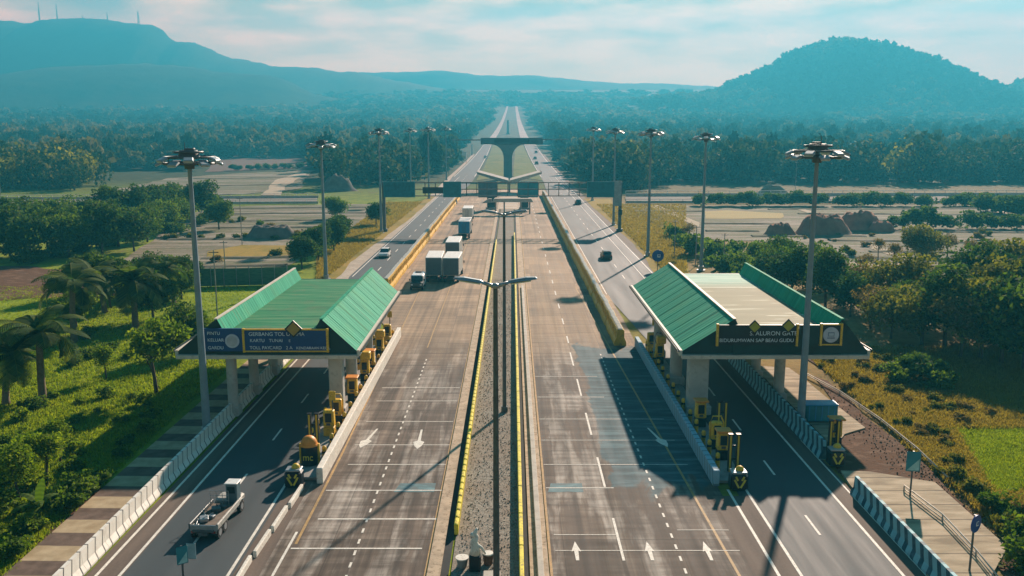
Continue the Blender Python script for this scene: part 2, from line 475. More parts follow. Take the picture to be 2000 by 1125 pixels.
t = NT("concrete_slabs"); P = t.pos(); q = t.n("ShaderNodeSeparateXYZ"); t.l(P, q.inputs[0]); X, Y = q.outputs[0], q.outputs[1]
sy = t.math('MULTIPLY', Y, 1 / 4.6); sx_ = t.math('MULTIPLY', t.math('ADD', X, .4), 1 / 3.25)
fy = t.math('FLOOR', sy); fx = t.math('FLOOR', sx_)
cmb = t.n("ShaderNodeCombineXYZ"); t.l(fx, cmb.inputs[0]); t.l(fy, cmb.inputs[1])
wnz = t.n("ShaderNodeTexWhiteNoise", noise_dimensions='2D'); t.l(cmb.outputs[0], wnz.inputs["Vector"])
cmb2 = t.n("ShaderNodeCombineXYZ"); t.l(fy, cmb2.inputs[0])
wn2 = t.n("ShaderNodeTexWhiteNoise", noise_dimensions='2D'); t.l(cmb2.outputs[0], wn2.inputs["Vector"])
streak = t.noise(t.scaled(P, (1.1, .05, 1)), 1.0, 5, .65)
cross = t.noise(t.scaled(P, (.22, 1.5, 1)), 1.0, 4, .6)
blot = t.noise(t.scaled(P, (.45, .16, 1)), 1.0, 5, .6, .8)
fine = t.noise(P, 7.0, 4, .7)
# two ages of concrete, the newer pale slabs start beyond the toll island
edge = t.math('ADD', Y, t.math('MULTIPLY', t.math('SUBTRACT', blot, .5), 9.0))
farm = t.ramp(t.math('MULTIPLY', edge, .01), [(.80, 0.0), (.97, 1.0)])
near = t.ramp(t.math('ADD', t.math('MULTIPLY', streak, .62), t.math('MULTIPLY', cross, .38)), [(.36, (.064, .045, .034)), (.5, (.112, .082, .062)), (.64, (.21, .165, .128))])
pcx = t.math('FLOOR', t.math('MULTIPLY', t.math('ADD', t.math('ADD', X, .4), t.math('MULTIPLY', t.math('SUBTRACT', blot, .5), 1.1)), 1 / 1.63))
pw = t.n("ShaderNodeTexWhiteNoise", noise_dimensions='1D'); t.l(pcx, pw.inputs["W"])
pcy = t.math('FLOOR', t.math('ADD', t.math('MULTIPLY', t.math('ADD', Y, t.math('MULTIPLY', t.math('SUBTRACT', cross, .5), 3.0)), 1 / 7.3), t.math('MULTIPLY', pw.outputs[0], 7.0)))
pcc = t.n("ShaderNodeCombineXYZ"); t.l(pcx, pcc.inputs[0]); t.l(pcy, pcc.inputs[1])
pwn = t.n("ShaderNodeTexWhiteNoise", noise_dimensions='2D'); t.l(pcc.outputs[0], pwn.inputs["Vector"])
patchn = t.noise(t.scaled(P, (.62, .085, 1)), 1.0, 6, .62, .35)
lanes = t.noise(t.scaled(P, (1.9, .018, 1)), 1.0, 3, .6)
pale = t.math('MULTIPLY', t.ramp(t.math('ADD', t.math('MULTIPLY', patchn, .8), t.math('MULTIPLY', pwn.outputs[0], .07)), [(.42, 0.0), (.50, .95)]), t.ramp(t.math('ADD', t.math('MULTIPLY', cross, .6), t.math('MULTIPLY', streak, .4)), [(.36, .15), (.55, 1.0)]))
near = t.mix(pale, near, t.mix(cross, (.24, .205, .17), (.42, .37, .32)))
farc = t.ramp(t.math('ADD', t.math('MULTIPLY', streak, .5), t.math('MULTIPLY', cross, .5)), [(.34, (.19, .125, .075)), (.5, (.31, .21, .128)), (.66, (.41, .295, .19))])
near = t.mix(1.0, near, t.ramp(lanes, [(.36, .62), (.52, 1.0), (.66, 1.2)]), 'MULTIPLY')
c = t.mix(farm, near, farc)
c = t.mix(1.0, c, t.ramp(t.noise(t.scaled(P, (1.5, .012, 1)), 1.0, 3, .6), [(.38, .78), (.5, 1.0), (.65, 1.1)]), 'MULTIPLY')
c = t.mix(1.0, c, t.ramp(wnz.outputs[0], [(0.0, .74), (1.0, 1.18)]), 'MULTIPLY')
c = t.mix(1.0, c, t.ramp(wn2.outputs[0], [(0.0, .86), (1.0, 1.1)]), 'MULTIPLY')
frac = t.math('FRACT', sy)
joint = t.ramp(frac, [(0.0, .55), (.012, .55), (.03, 1.0), (.975, 1.0)])
c = t.mix(1.0, c, joint, 'MULTIPLY')
fracx = t.math('FRACT', sx_)
c = t.mix(1.0, c, t.ramp(fracx, [(0.0, .7), (.012, .7), (.025, 1.0)]), 'MULTIPLY')
# tyre-blackened wheel paths
wheel = t.ramp(t.math('ABSOLUTE', t.math('SUBTRACT', t.math('FRACT', t.math('MULTIPLY', t.math('ADD', X, .4), 2 / 3.25)), .5)), [(.05, .80), (.3, 1.0)])
c = t.mix(t.ramp(streak, [(.4, 1.0), (.6, .3)]), c, t.mix(1.0, c, wheel, 'MULTIPLY'))
# bluish patch, widened and darkened in colour to stand for the canopy shadow
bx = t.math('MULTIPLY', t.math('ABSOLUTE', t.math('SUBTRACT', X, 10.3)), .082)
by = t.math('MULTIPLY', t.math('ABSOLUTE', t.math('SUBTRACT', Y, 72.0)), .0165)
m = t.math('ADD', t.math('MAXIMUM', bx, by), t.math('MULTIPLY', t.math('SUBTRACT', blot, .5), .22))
shade_patch = t.ramp(m, [(.285, 1.0), (.305, 0.0)])
c = t.mix(t.math('MULTIPLY', shade_patch, .9), c, t.ramp(cross, [(.36, (.020, .062, .078)), (.52, (.036, .092, .112)), (.64, (.085, .17, .195))]))
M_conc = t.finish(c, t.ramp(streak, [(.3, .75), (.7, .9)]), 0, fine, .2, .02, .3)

M_kerbconc = simple("kerb_concrete", (.46, .355, .25), .85, 0, .25, 1.2, True, .2, (.24, .18, .12))
M_gravel = None
t = NT("median_gravel"); P = t.pos()
v = t.n("ShaderNodeTexVoronoi"); t.l(P, v.inputs["Vector"]); v.inputs["Scale"].default_value = 7
a = t.noise(P, .35, 4, .6); b = t.noise(P, 11, 3)
c = t.ramp(v.outputs["Distance"], [(.0, (.40, .36, .30)), (.5, (.30, .27, .225)), (.9, (.17, .15, .125))])
c = t.mix(t.ramp(a, [(.38, 0.0), (.62, .75)]), c, (.27, .215, .165))
M_gravel = t.finish(c, .95, 0, b, .8, .08, .1)
M_paint = simple("white_road_paint", (.74, .70, .62), .7, 0, .16, 3.0, True, .3, (.45, .41, .36))
M_orange = simple("ochre_edge_paint", (.42, .26, .10), .7, 0, .25, 2.0, True, .3, (.25, .17, .09))

def rect(name, x0, x1, y0, y1, mat, z):
    ys = [y0] + [y for y in YS if y0 < y < y1] + [y1]
    b = MB(); V = []
    for y in ys:
        zz = prof(y) + z * zoff(y)
        V += [(x0, y, zz), (x1, y, zz)]
    b.add(V, [(2 * i, 2 * i + 1, 2 * i + 3, 2 * i + 2) for i in range(len(ys) - 1)])
    return tag(b.build(name, mat), kind="structure")
def ribbon(b, pts, mi=0, z=.0):
    """pts: (y, x0, x1) sorted by y"""
    ay = [p[0] for p in pts]
    ys = sorted(set([p[0] for p in pts] + [y for y in YS if ay[0] < y < ay[-1]]))
    V = []
    for y in ys:
        zz = prof(y) + z * zoff(y)
        V += [(np.interp(y, ay, [p[1] for p in pts]), y, zz), (np.interp(y, ay, [p[2] for p in pts]), y, zz)]
    b.add(V, [(2 * i, 2 * i + 1, 2 * i + 3, 2 * i + 2) for i in range(len(ys) - 1)], mi)
def road(name, pts, mat, z):
    b = MB(); ribbon(b, pts, 0, z)
    return tag(b.build(name, mat), kind="structure")

# main concrete toll lanes
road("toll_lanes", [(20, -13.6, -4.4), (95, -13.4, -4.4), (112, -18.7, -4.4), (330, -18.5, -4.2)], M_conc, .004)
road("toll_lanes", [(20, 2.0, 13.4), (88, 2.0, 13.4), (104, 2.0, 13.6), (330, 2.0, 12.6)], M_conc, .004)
# service roads that become the through carriageways
wL = [(20, -22.4, -14.0), (95, -21.9, -15.0), (135, -25.6, -18.6), (290, -25.3, -18.4), (380, -28.0, -17.3), (700, -29.2, -19.4), (880, -29, -20.7), (1090, -26.5, -18.8), (1600, -19, -13.5), (2080, -12.6, -8.6)]
wR = [(20, 14.0, 21.8), (92, 15.0, 21.8), (120, 13.2, 22.9), (290, 12.2, 22.9), (380, 13.7, 23.7), (700, 13.2, 24.5), (880, 12.4, 24), (1090, 9.6, 19.6), (1600, 8.4, 15.5), (2080, 7.4, 12.4)]
road("service_road", wL[:7], M_asphalt, 0)
road("service_road", wR[:7], M_asphalt, 0)
M_farroad = simple("sun_glare_road", (.34, .32, .29), .8, 0, .15, .02, True, .2)  # sun glare on the far road painted as a pale base colour
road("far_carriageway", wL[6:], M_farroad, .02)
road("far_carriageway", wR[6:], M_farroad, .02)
M_shoulder_pale = simple("pale_concrete_shoulder", (.40, .33, .26), .85, 0, .2, .4, True, .2, (.30, .25, .19))
road("road_shoulder", [(104, -23.6, -22.6), (135, -29.0, -25.6), (290, -28.2, -25.3), (420, -30.5, -28.5), (700, -31.6, -29.6)], M_shoulder_pale, .004)
road("road_shoulder", [(20, -22.4, -20.4), (104, -21.9, -20.2)], M_shoulder, .006)
road("road_shoulder", [(20, 20.35, 21.9), (110, 20.35, 21.9)], M_shoulder, .006)
road("road_shoulder", [(112, 22.9, 25.2), (290, 22.9, 24.6), (420, 23.9, 25.4), (700, 24.6, 26)], M_shoulder, .004)
road("road_shoulder", [(20, -14.6, -13.2), (56, -14.6, -13.2)], M_shoulder, .010)
road("road_shoulder", [(20, 12.7, 15.0), (52, 12.7, 15.0)], M_shoulder, .010)
# median
road("median", [(20, -3.2, .45), (250, -3.2, .45)], M_gravel, .02)
road("median_paving", [(250, -4.2, 2.0), (330, -4.2, 2.0)], M_kerbconc, .03)
M_wall_shade = simple("painted_wall_shade", (.045, .045, .045), .9, 0, .25, .8, True, .2)  # dark strip colour stands in for the edging wall's shadow
for (x0, x1, nm) in ((-4.45, -3.75, "median_kerb"), (.95, 1.95, "median_kerb")):
    b = MB(); b.box(((x0 + x1) / 2, 135, .06), (x1 - x0, 230, .14)); tag(b.build(nm, M_kerbconc), kind="structure")
rect("median_shade_strip", -3.75, -3.32, 20, 250, M_wall_shade, .018)
rect("median_shade_strip", .58, .95, 20, 250, M_wall_shade, .018)
# transverse bands on the far median paving
b = MB()
for k in range(9): ribbon(b, [(255 + k * 8, -3.6, 1.4), (256.4 + k * 8, -3.6, 1.4)], 0, .036)
tag(b.build("median_paving_bands", simple("pale_paving", (.5, .46, .4), .8, world=True)), kind="structure")

road("median_grass", [(425, -17.0, 13.4), (700, -18.6, 12.6), (880, -19.9, 11.8), (1090, -18.2, 9.2), (1600, -13, 8.0), (2080, -8.4, 7.2)], M_medfar, -.012)
# ---- painted markings
b = MB(); o_ = MB()
Z = .014
def vline(x, w, y0, y1, mb=b, x2=None):
    x2 = x if x2 is None else x2
    ribbon(mb, [(y0, x - w / 2, x + w / 2), (y1, x2 - w / 2, x2 + w / 2)], 0, Z)
vline(-21.72, .17, 20, 104); vline(-20.5, .17, 20, 104)
vline(-14.85, .17, 20, 60)
vline(-12.75, .15, 20, 47, x2=-12.45)
vline(13.95, .17, 20, 53); vline(15.12, .17, 20, 62)
vline(20.45, .17, 20, 104); vline(21.65, .12, 20, 62)
for (x, y0, y1, ph, ln, gap, w) in ((-17.9, 26, 120, 0, 2.6, 6.4, .15), (17.7, 26, 120, 3, 2.6, 6.2, .15),
                                   (6.05, 24, 92, 0, 5.2, 4.6, .15), (6.15, 92, 320, 0, 3.2, 6.0, .15),
                                   (17.5, 122, 420, 0, 3.5, 7.5, .15), (-22.0, 130, 430, 0, 3.5, 7.5, .15)):
    y = y0 + ph
    while y < y1:
        vline(x, w, y, min(y + ln, y1)); y += ln + gap
for (x, y0, y1, mbx) in ((-8.65, 28, 86, b), (9.15, 26, 88, b)):
    y = y0
    while y < y1: vline(x, .13, y, y + .55); y += 1.35
vline(-25.1, .15, 135, 420); vline(22.6, .15, 118, 420); vline(20.6, .13, 118, 420)
vline(-18.9, .14, 133, 300); vline(13.3, .14, 120, 300)
vline(-27.9, .3, 420, 880, x2=-28.7); vline(-17.9, .3, 420, 880, x2=-20.9); vline(13.9, .3, 420, 880, x2=12.7); vline(23.4, .3, 420, 880, x2=23.7)
# transverse lines across the toll lanes
for (y, x0, x1, w) in ((48.6, -11.6, -4.5, .16), (52.8, -12.0, -4.5, .12), (57.2, -11.4, -4.6, .1), (44.9, -12.3, -5.0, .14), (41.2, -12.4, -6, .12), (61.0, -11.6, -4.6, .1), (66.2, -11.6, -4.7, .1), (71.5, -11.6, -4.7, .1),
                       (53.2, 2.2, 6.6, .1), (57.2, 2.2, 12.2, .08), (62.0, 2.2, 12.2, .08), (66.8, 2.2, 12.2, .08), (46.6, 2.4, 6, .07), (44.7, 2.4, 12.6, .06), (47.2, 9.6, 12.6, .06), (72.6, 2.2, 8.0, .1), (79.0, 2.2, 8, .1), (75.4, -11.7, -4.7, .1)):
    b.add([(x0, y, Z + .004), (x1, y, Z + .004), (x1, y + w, Z + .004), (x0, y + w, Z + .004)], [(0, 1, 2, 3)])
def arrow(x, y, s=1.0, lean=0.0):
    P = [(-.08, 4.6), (.08, 4.6), (.13, 1.9), (.46, 1.6), (.30, .7), (0, 0), (-.30, .7), (-.46, 1.6), (-.13, 1.9)]
    z = Z + .009
    V = [(x + px * s + lean * py, y + py * s, z) for px, py in P]
    b.add(V, [(0, 1, 2, 8), (2, 3, 4, 5), (8, 2, 5), (8, 5, 6, 7)])
arrow(-11.1, 60.4, .9, .14); arrow(-6.9, 60.2, .9, -.02); arrow(12.0 - .6, 60.6, .9, -.18)
def small_arrow(x, y):
    z = Z + .009
    b.add([(x, y + 2.5, z), (x + .27, y + 1.3, z), (x + .12, y + 1.38, z), (x + .09, y + .3, z), (x - .09, y + .3, z), (x - .12, y + 1.38, z), (x - .27, y + 1.3, z)], [(0, 1, 2), (0, 2, 5), (0, 5, 6), (2, 3, 4, 5)])
small_arrow(3.55, 43.3); small_arrow(7.6, 43.3); small_arrow(10.8, 43.3)
tag(b.build("road_markings", M_paint), kind="structure")
for (x, w, y0, y1, x2) in ((-12.15, .16, 45.5, 60, -12.2), (-12.2, .14, 60, 126, -13.3), (12.55, .16, 20, 126, 9.3), (-4.55, .13, 20, 240, -4.5), (2.08, .14, 20, 240, 2.1), (.9, .1, 20, 240, .9), (-9.0, .12, 90, 200, -9.2)):
    vline(x, w, y0, y1, o_, x2)
tag(o_.build("edge_line_paint", M_orange), kind="structure")
# bluish bands beside the median
t = NT("bluish_band"); P = t.pos()
f = t.noise(t.scaled(P, (.6, 2, 1)), 1.5, 5, .65)
M_bluish = t.finish(t.ramp(f, [(.36, (.10, .12, .12)), (.5, (.075, .16, .18)), (.66, (.14, .26, .28))]), .75, 0, None, spec=.3)
b = MB()
for (x0, x1) in ((-7.6, -5.0), (2.3, 4.6)):
    b.add([(x0, 52.6, .011), (x1, 52.6, .011), (x1, 54.0, .011), (x0 + .25, 54.0, .011)], [(0, 1, 2, 3)])
tag(b.build("bluish_bands", M_bluish), kind="structure")

# ---- pavements with alternating tan and dark bands
t = NT("banded_paving"); P = t.pos(); q = t.n("ShaderNodeSeparateXYZ"); t.l(P, q.inputs[0])
fr = t.math('FRACT', t.math('MULTIPLY', t.math('ADD', q.outputs[1], t.math('MULTIPLY', q.outputs[0], .02)), 1 / 3.3))
n = t.noise(P, 1.2, 5, .6)
tanc = t.ramp(n, [(.35, (.33, .25, .15)), (.65, (.46, .36, .23))]); drk = t.ramp(n, [(.35, (.10, .068, .052)), (.65, (.17, .12, .095))])
c = t.mix(t.ramp(t.math('ADD', fr, t.math('MULTIPLY', t.math('SUBTRACT', n, .5), .08)), [(.50, 0.0), (.53, 1.0)]), tanc, drk)
M_band = t.finish(c, .9, 0, n, .2, .03, .2)
t = NT("beige_slabs"); P = t.pos(); q = t.n("ShaderNodeSeparateXYZ"); t.l(P, q.inputs[0])
n = t.noise(t.scaled(P, (.3, 1.2, 1)), 1.0, 5, .6); n3 = t.noise(P, 3, 4)
fr = t.math('FRACT', t.math('MULTIPLY', q.outputs[1], 1 / 2.1))
c = t.ramp(n, [(.36, (.25, .195, .13)), (.5, (.38, .30, .20)), (.64, (.50, .40, .28))])
c = t.mix(1.0, c, t.ramp(fr, [(0.0, .45), (.05, .45), (.09, 1.0)]), 'MULTIPLY')
M_beige = t.finish(c, .9, 0, n3, .2, .03, .2)
b = MB(); b.box((-24.75, 62, .02), (3.5, 84, .16)); tag(b.build("pavement", M_band), kind="structure")
def slab(name, px, mat, h):
    w = [G(*p) for p in px]
    b = MB(); n_ = len(w)
    P = [(p.x, p.y, -.05) for p in w] + [(p.x, p.y, h) for p in w]
    b.add(P, [(i, (i + 1) % n_, n_ + (i + 1) % n_, n_ + i) for i in range(n_)] + [tuple(range(n_, 2 * n_)), tuple(range(n_ - 1, -1, -1))])
    return tag(b.build(name, mat), kind="structure")
slab("pavement", [(1642, 922), (1700, 924), (1826, 945), (1968, 1072), (1935, 1130), (1960, 1230), (1900, 1230), (1660, 950)], M_beige, .12)
slab("pavement", [(1540, 720), (1568, 740), (1616, 780), (1690, 838), (1650, 850), (1625, 882), (1612, 860), (1470, 716)], M_beige, .12)
# the road that crosses the valley
M_cross = field_mat("crossing_road_surface", [(.14, .12, .10), (.26, .22, .19), (.20, .175, .15), (.34, .29, .24)], .01, .3, .7)
for px in ([(-400, 401), (620, 396), (620, 384), (-400, 388)], [(1222, 396), (2500, 396), (2500, 382), (1222, 384)]):
    patch("crossing_road", px, M_cross, .06, .3, 4, 31)
# ================================================================== object materials
M_white = simple("white_painted_concrete", (.72, .68, .60), .75, 0, .12, 2.0, False, .3, (.50, .45, .38))
M_steel = simple("galvanised_steel", (.34, .36, .37), .45, .6, .15, 3.0)
M_mast = simple("dull_mast_steel", (.20, .26, .30), .55, 0, .15, 1.5)
M_steel_dark = simple("weathered_steel", (.10, .11, .115), .5, .4, .2, 3.0)
M_blk = simple("black_rubber", (.02, .02, .021), .75, 0, .2, 6.0)
M_dark = simple("dark_panel", (.010, .014, .020), .4, 0, .2, 4.0)
M_glass = simple("dark_glass", (.02, .03, .035), .12, 0, .1, 1.0, spec=.7)
M_yellow = simple("yellow_paint", (.74, .45, .03), .5, 0, .14, 2.5, False, .4, (.38, .21, .03))
M_orange_p = simple("orange_plastic", (.68, .25, .03), .5, 0, .12, 2.5)
M_lens = simple("lamp_lens", (.75, .76, .74), .25, 0, .05, 2)
M_white_p = simple("white_vehicle_paint", (.74, .73, .70), .35, 0, .05, 1.5, False, .5, (.60, .57, .52))
M_bluep = simple("blue_vehicle_paint", (.03, .24, .46), .4, 0, .1, 1.5)
M_red = simple("red_lens", (.35, .02, .015), .35)
M_concr = simple("grey_concrete", (.30, .29, .27), .85, 0, .2, .7, False, .2, (.22, .21, .19))
M_pale = simple("pale_concrete", (.50, .45, .38), .8, 0, .15, .6, False, .2, (.38, .34, .28))
M_navy = simple("navy_sign_face", (.010, .05, .18), .45, 0, .15, 1.2)
M_green_dk = simple("dark_green_panel", (.004, .026, .026), .5, 0, .2, 1.0)
M_teal = simple("teal_sign_face", (.02, .20, .25), .45, 0, .2, 1.0)
M_bluesign = simple("blue_sign_face", (.015, .07, .30), .4, 0, .1, 2.0)
M_txt = simple("pale_lettering", (.72, .76, .80), .6)
M_ylw_txt = simple("yellow_lettering", (.70, .55, .06), .6)

def striped(name, a, bcol, per, duty, skew, dirt):
    t = NT(name); P = t.objc(); q = t.n("ShaderNodeSeparateXYZ"); t.l(P, q.inputs[0])
    s = t.math('FRACT', t.math('MULTIPLY', t.math('ADD', q.outputs[1], t.math('MULTIPLY', q.outputs[2], skew)), 1 / per))
    n = t.noise(t.pos(), 1.6, 5, .65)
    ca = t.mix(t.ramp(n, [(.45, 0.0), (.75, .6)]), a, dirt)
    cb = t.mix(t.ramp(n, [(.4, 0.0), (.75, .6)]), bcol, dirt)
    c = t.mix(t.ramp(s, [(duty, 0.0), (duty + .02, 1.0)]), ca, cb)
    return t.finish(c, .7, 0, n, .15, .02, .3)
M_str_w = striped("white_barrier_black_slashes", (.74, .71, .64), (.05, .055, .06), .85, .86, -.35, (.5, .45, .38))
M_str_t = striped("teal_barrier_dark_slashes", (.27, .52, .56), (.02, .07, .10), .95, .55, -.45, (.20, .30, .32))
M_str_p = striped("blue_shaded_wall_thin_slashes", (.26, .44, .55), (.10, .16, .2), .8, .8, -.3, (.33, .40, .43))  # the wall's blue shade is put into its base colour
M_str_y = striped("yellow_black_bands", (.66, .42, .02), (.02, .02, .02), .5, .5, 1.0, (.4, .26, .04))

def barrier_run(name, x, y0, y1, L, mat, label, cat, group, face, h=1.05, wb=.62):
    """jersey barrier segments; face=+1 slopes towards +x"""
    k = 0; y = y0; first = None
    prof_ = [(-.5, 0), (.5, 0), (.5, .09), (.22, .36), (.14, 1.0), (-.14, 1.0), (-.22, .36), (-.5, .09)]
    while y + L <= y1 + .01:
        if first is None:
            b = MB(); b.prism_y([(px * wb, pz * h) for px, pz in prof_], -L / 2 + .012, L / 2 - .012)
            first = tag(b.build(name, mat), label, cat, group); o = first
        else:
            o = first.copy(); COL.objects.link(o)
        o.location = (x, y + L / 2, .01); y += L
    return first
barrier_run("concrete_barrier", -22.72, 22, 103, 2.55, M_str_w, "white concrete barrier segment with slanted black slashes beside the banded pavement", "barrier", "white slashed barriers along the palm grove pavement", 1, 1.15, .7)
barrier_run("concrete_barrier", 22.0, 24, 52.5, 1.9, M_str_t, "teal and dark striped barrier segment beside the beige slab pavement", "barrier", "teal striped barriers by the beige pavement", -1, 1.15, .7)
barrier_run("concrete_barrier", 22.0, 58.2, 104, 1.9, M_str_t, "teal slashed barrier segment running under the canopy with two yellow diamonds", "barrier", "teal barriers under the far canopy edge", -1, 1.35, .7)
# island parapets
b = MB(); b.box((0, 0, .55), (.42, 41, 1.1), 0, bev=.04); o = b.build("island_parapet", M_white)
o.location = (-12.62, 74.4, 0); tag(o, "long white parapet wall edging the toll island under the green canopy", "wall")
b = MB(); b.box((0, 0, .55), (.42, 37, 1.1), 0, bev=.04); o = b.build("island_parapet", M_str_p)
o.location = (13.32, 72.0, 0); tag(o, "long blue-shaded parapet wall edging the toll island of the tan canopy", "wall")
for x, w, y0, y1 in ((-13.9, 2.1, 54.5, 96), (14.45, 1.8, 54, 91)):
    b = MB(); b.box((0, 0, .11), (w, y1 - y0, .22), 0, bev=.05); o = b.build("traffic_island", M_concr); o.location = (x, (y0 + y1) / 2, 0)
    tag(o, kind="structure")
# low broken kerb rail before the island
b = MB(); prevp = None
for (y0, y1, x) in ((24, 43.5, -14.1), (43.9, 46.6, -13.95), (46.9, 49.8, -13.8), (50.1, 53.0, -13.62)):
    b.box((x, (y0 + y1) / 2, .2), (.2, y1 - y0, .4), bev=.03, rz=-.03 if y0 > 43 else 0)
tag(b.build("kerb_wall", M_white), "low cracked white kerb wall leading to the yellow crash cushion", "wall")

# yellow plastic barriers
M_ybar = simple("yellow_barrier_plastic", (.68, .41, .028), .55, 0, .2, .9, False, .35, (.40, .22, .03))
def ybar():
    b = MB()
    b.prism_y([(-.66, 0), (.66, 0), (.64, .4), (.42, .9), (.34, 1.75), (-.34, 1.75), (-.42, .9), (-.64, .4)], -1.22, 1.22)
    for k in (-.62, .0, .62): b.box((0, k, 1.05), (.96, .18, 1.0), 0, bev=.03)
    root = b.build("road_barrier", M_ybar)
    c = MB()
    c.prism_x([(-1.2, 1.73)] + [(-1.2 + 2.4 * i / 24, 1.78 + .13 * abs(math.sin(math.pi * i / 8))) for i in range(25)] + [(1.2, 1.73)], -.24, .24)
    c.build("cap", M_white, root)
    return root
yb = ybar()
first = True
for (x0, x1, y0, y1, lab, grp) in ((-18.0, -17.7, 124, 285, "yellow plastic barrier in the row beside the waiting lorries", "yellow barriers beside the lorry queue"),
                                  (11.7, 10.9, 92, 300, "yellow plastic barrier in the row beside the dark car's road", "yellow barriers beside the dark car's road")):
    y = y0
    while y < y1:
        t_ = (y - y0) / (y1 - y0)
        loc = (x0 + (x1 - x0) * t_ + rnd.uniform(-.06, .06), y, .012)
        if first: o = yb; o.location = loc; first = False
        else:
            o = dup(yb, loc)
        o.rotation_euler = (0, 0, rnd.uniform(-.03, .03))
        tag(o, lab, "barrier", grp)
        y += 2.5
# median yellow edging
M_ychain = simple("yellow_black_edging", (.74, .60, .04), .6, 0, .2, 1.2, True, .3, (.30, .24, .05))
b = MB()
for k in range(130):
    y = 47 + k * 1.0
    b.box((0, y, .36), (.24, .93, .72), bev=.06)
o = b.build("median_edge_wall", M_ychain); o.location = (-3.2, 0, 0); tag(o, "knobbly yellow edging wall on the median beside the painted shade strip", "wall")
b = MB()
for k in range(42): b.box((0, 22 + k * 4.0, .36), (.24, 3.95, .72), bev=.04)
o = b.build("median_edge_wall", M_ychain); o.location = (.5, 0, 0); tag(o, "smooth yellow edging wall on the median beside the tan kerb with the pale rail", "wall")
b = MB(); b.box((0, 70, .3), (.34, 110, .12), bev=.03)
for k in range(28): b.box((0, 16 + k * 4, .18), (.1, .1, .2))
o = b.build("guard_rail", M_pale); o.location = (1.5, 0, .06); tag(o, "long pale rail on the tan median kerb", "guard rail")

# ================================================================== toll canopies
t = NT("green_roof_sheeting"); P = t.objc(); q = t.n("ShaderNodeSeparateXYZ"); t.l(P, q.inputs[0])
n = t.noise(t.scaled(P, (.14, 1.5, 1)), 1.0, 5, .62); n_b = t.noise(P, .5, 4, .6)
c = t.ramp(n, [(.34, (.012, .14, .06)), (.48, (.03, .21, .095)), (.6, (.08, .24, .115)), (.7, (.17, .30, .16))])
c = t.mix(t.ramp(n_b, [(.5, 0.0), (.68, .45)]), c, (.14, .17, .10))
rib = t.math('FRACT', t.math('MULTIPLY', q.outputs[1], 2.5))
M_roof_g = t.finish(c, .75, 0, t.ramp(rib, [(0.0, 0.0), (.1, 1.0), (.25, 1.0), (.35, 0.0)]), .8, .05, .12)
t = NT("faded_roof_sheeting"); P = t.objc(); q = t.n("ShaderNodeSeparateXYZ"); t.l(P, q.inputs[0])
n = t.noise(t.scaled(P, (.10, .9, 1)), 1.0, 4, .6); n_b = t.noise(t.scaled(P, (.08, .10, 1)), 1.0, 3, .5)
c = t.ramp(n, [(.3, (.24, .22, .14)), (.60, (.30, .27, .17)), (.63, (.60, .58, .44)), (.7, (.62, .62, .50))])
farend = t.ramp(t.math('MULTIPLY', q.outputs[1], 1 / 28.0), [(.70, 0.0), (.86, 1.0)])
c = t.mix(farend, c, t.ramp(n, [(.35, (.20, .42, .33)), (.62, (.48, .62, .50))]))
rib = t.math('FRACT', t.math('MULTIPLY', q.outputs[1], 2.5))
M_roof_t = t.finish(c, .75, 0, t.ramp(rib, [(0.0, 0.0), (.1, 1.0), (.25, 1.0), (.35, 0.0)]), .8, .05, .12)
t = NT("teal_side_sheeting"); P = t.objc(); q = t.n("ShaderNodeSeparateXYZ"); t.l(P, q.inputs[0])
n = t.noise(t.scaled(P, (.12, 1.7, .12)), 1.0, 5, .65); n_b = t.noise(P, .35, 3, .5); n_d = t.noise(t.scaled(P, (.10, 2.6, .10)), 1.0, 6, .7)
c = t.ramp(n, [(.3, (.008, .22, .13)), (.5, (.016, .30, .175)), (.7, (.05, .38, .23))])
c = t.mix(t.ramp(n_b, [(.5, 0.0), (.66, .45)]), c, (.06, .30, .14))
c = t.mix(t.ramp(n_d, [(.56, 0.0), (.72, .55)]), c, (.16, .20, .12))
rib = t.math('FRACT', t.math('MULTIPLY', q.outputs[1], 1.8))
M_side = t.finish(c, .75, 0, t.ramp(rib, [(0.0, 0.0), (.1, 1.0), (.22, 1.0), (.32, 0.0)]), .8, .05, .12)
M_fascia = simple("pale_fascia", (.62, .55, .46), .6, 0, .1, .8, False, .3, (.5, .44, .36))
M_soffit = simple("grey_soffit", (.36, .36, .35), .8, 0, .1, .5)
M_col = simple("column_concrete", (.46, .44, .40), .8, 0, .15, .6, False, .2, (.36, .34, .31))

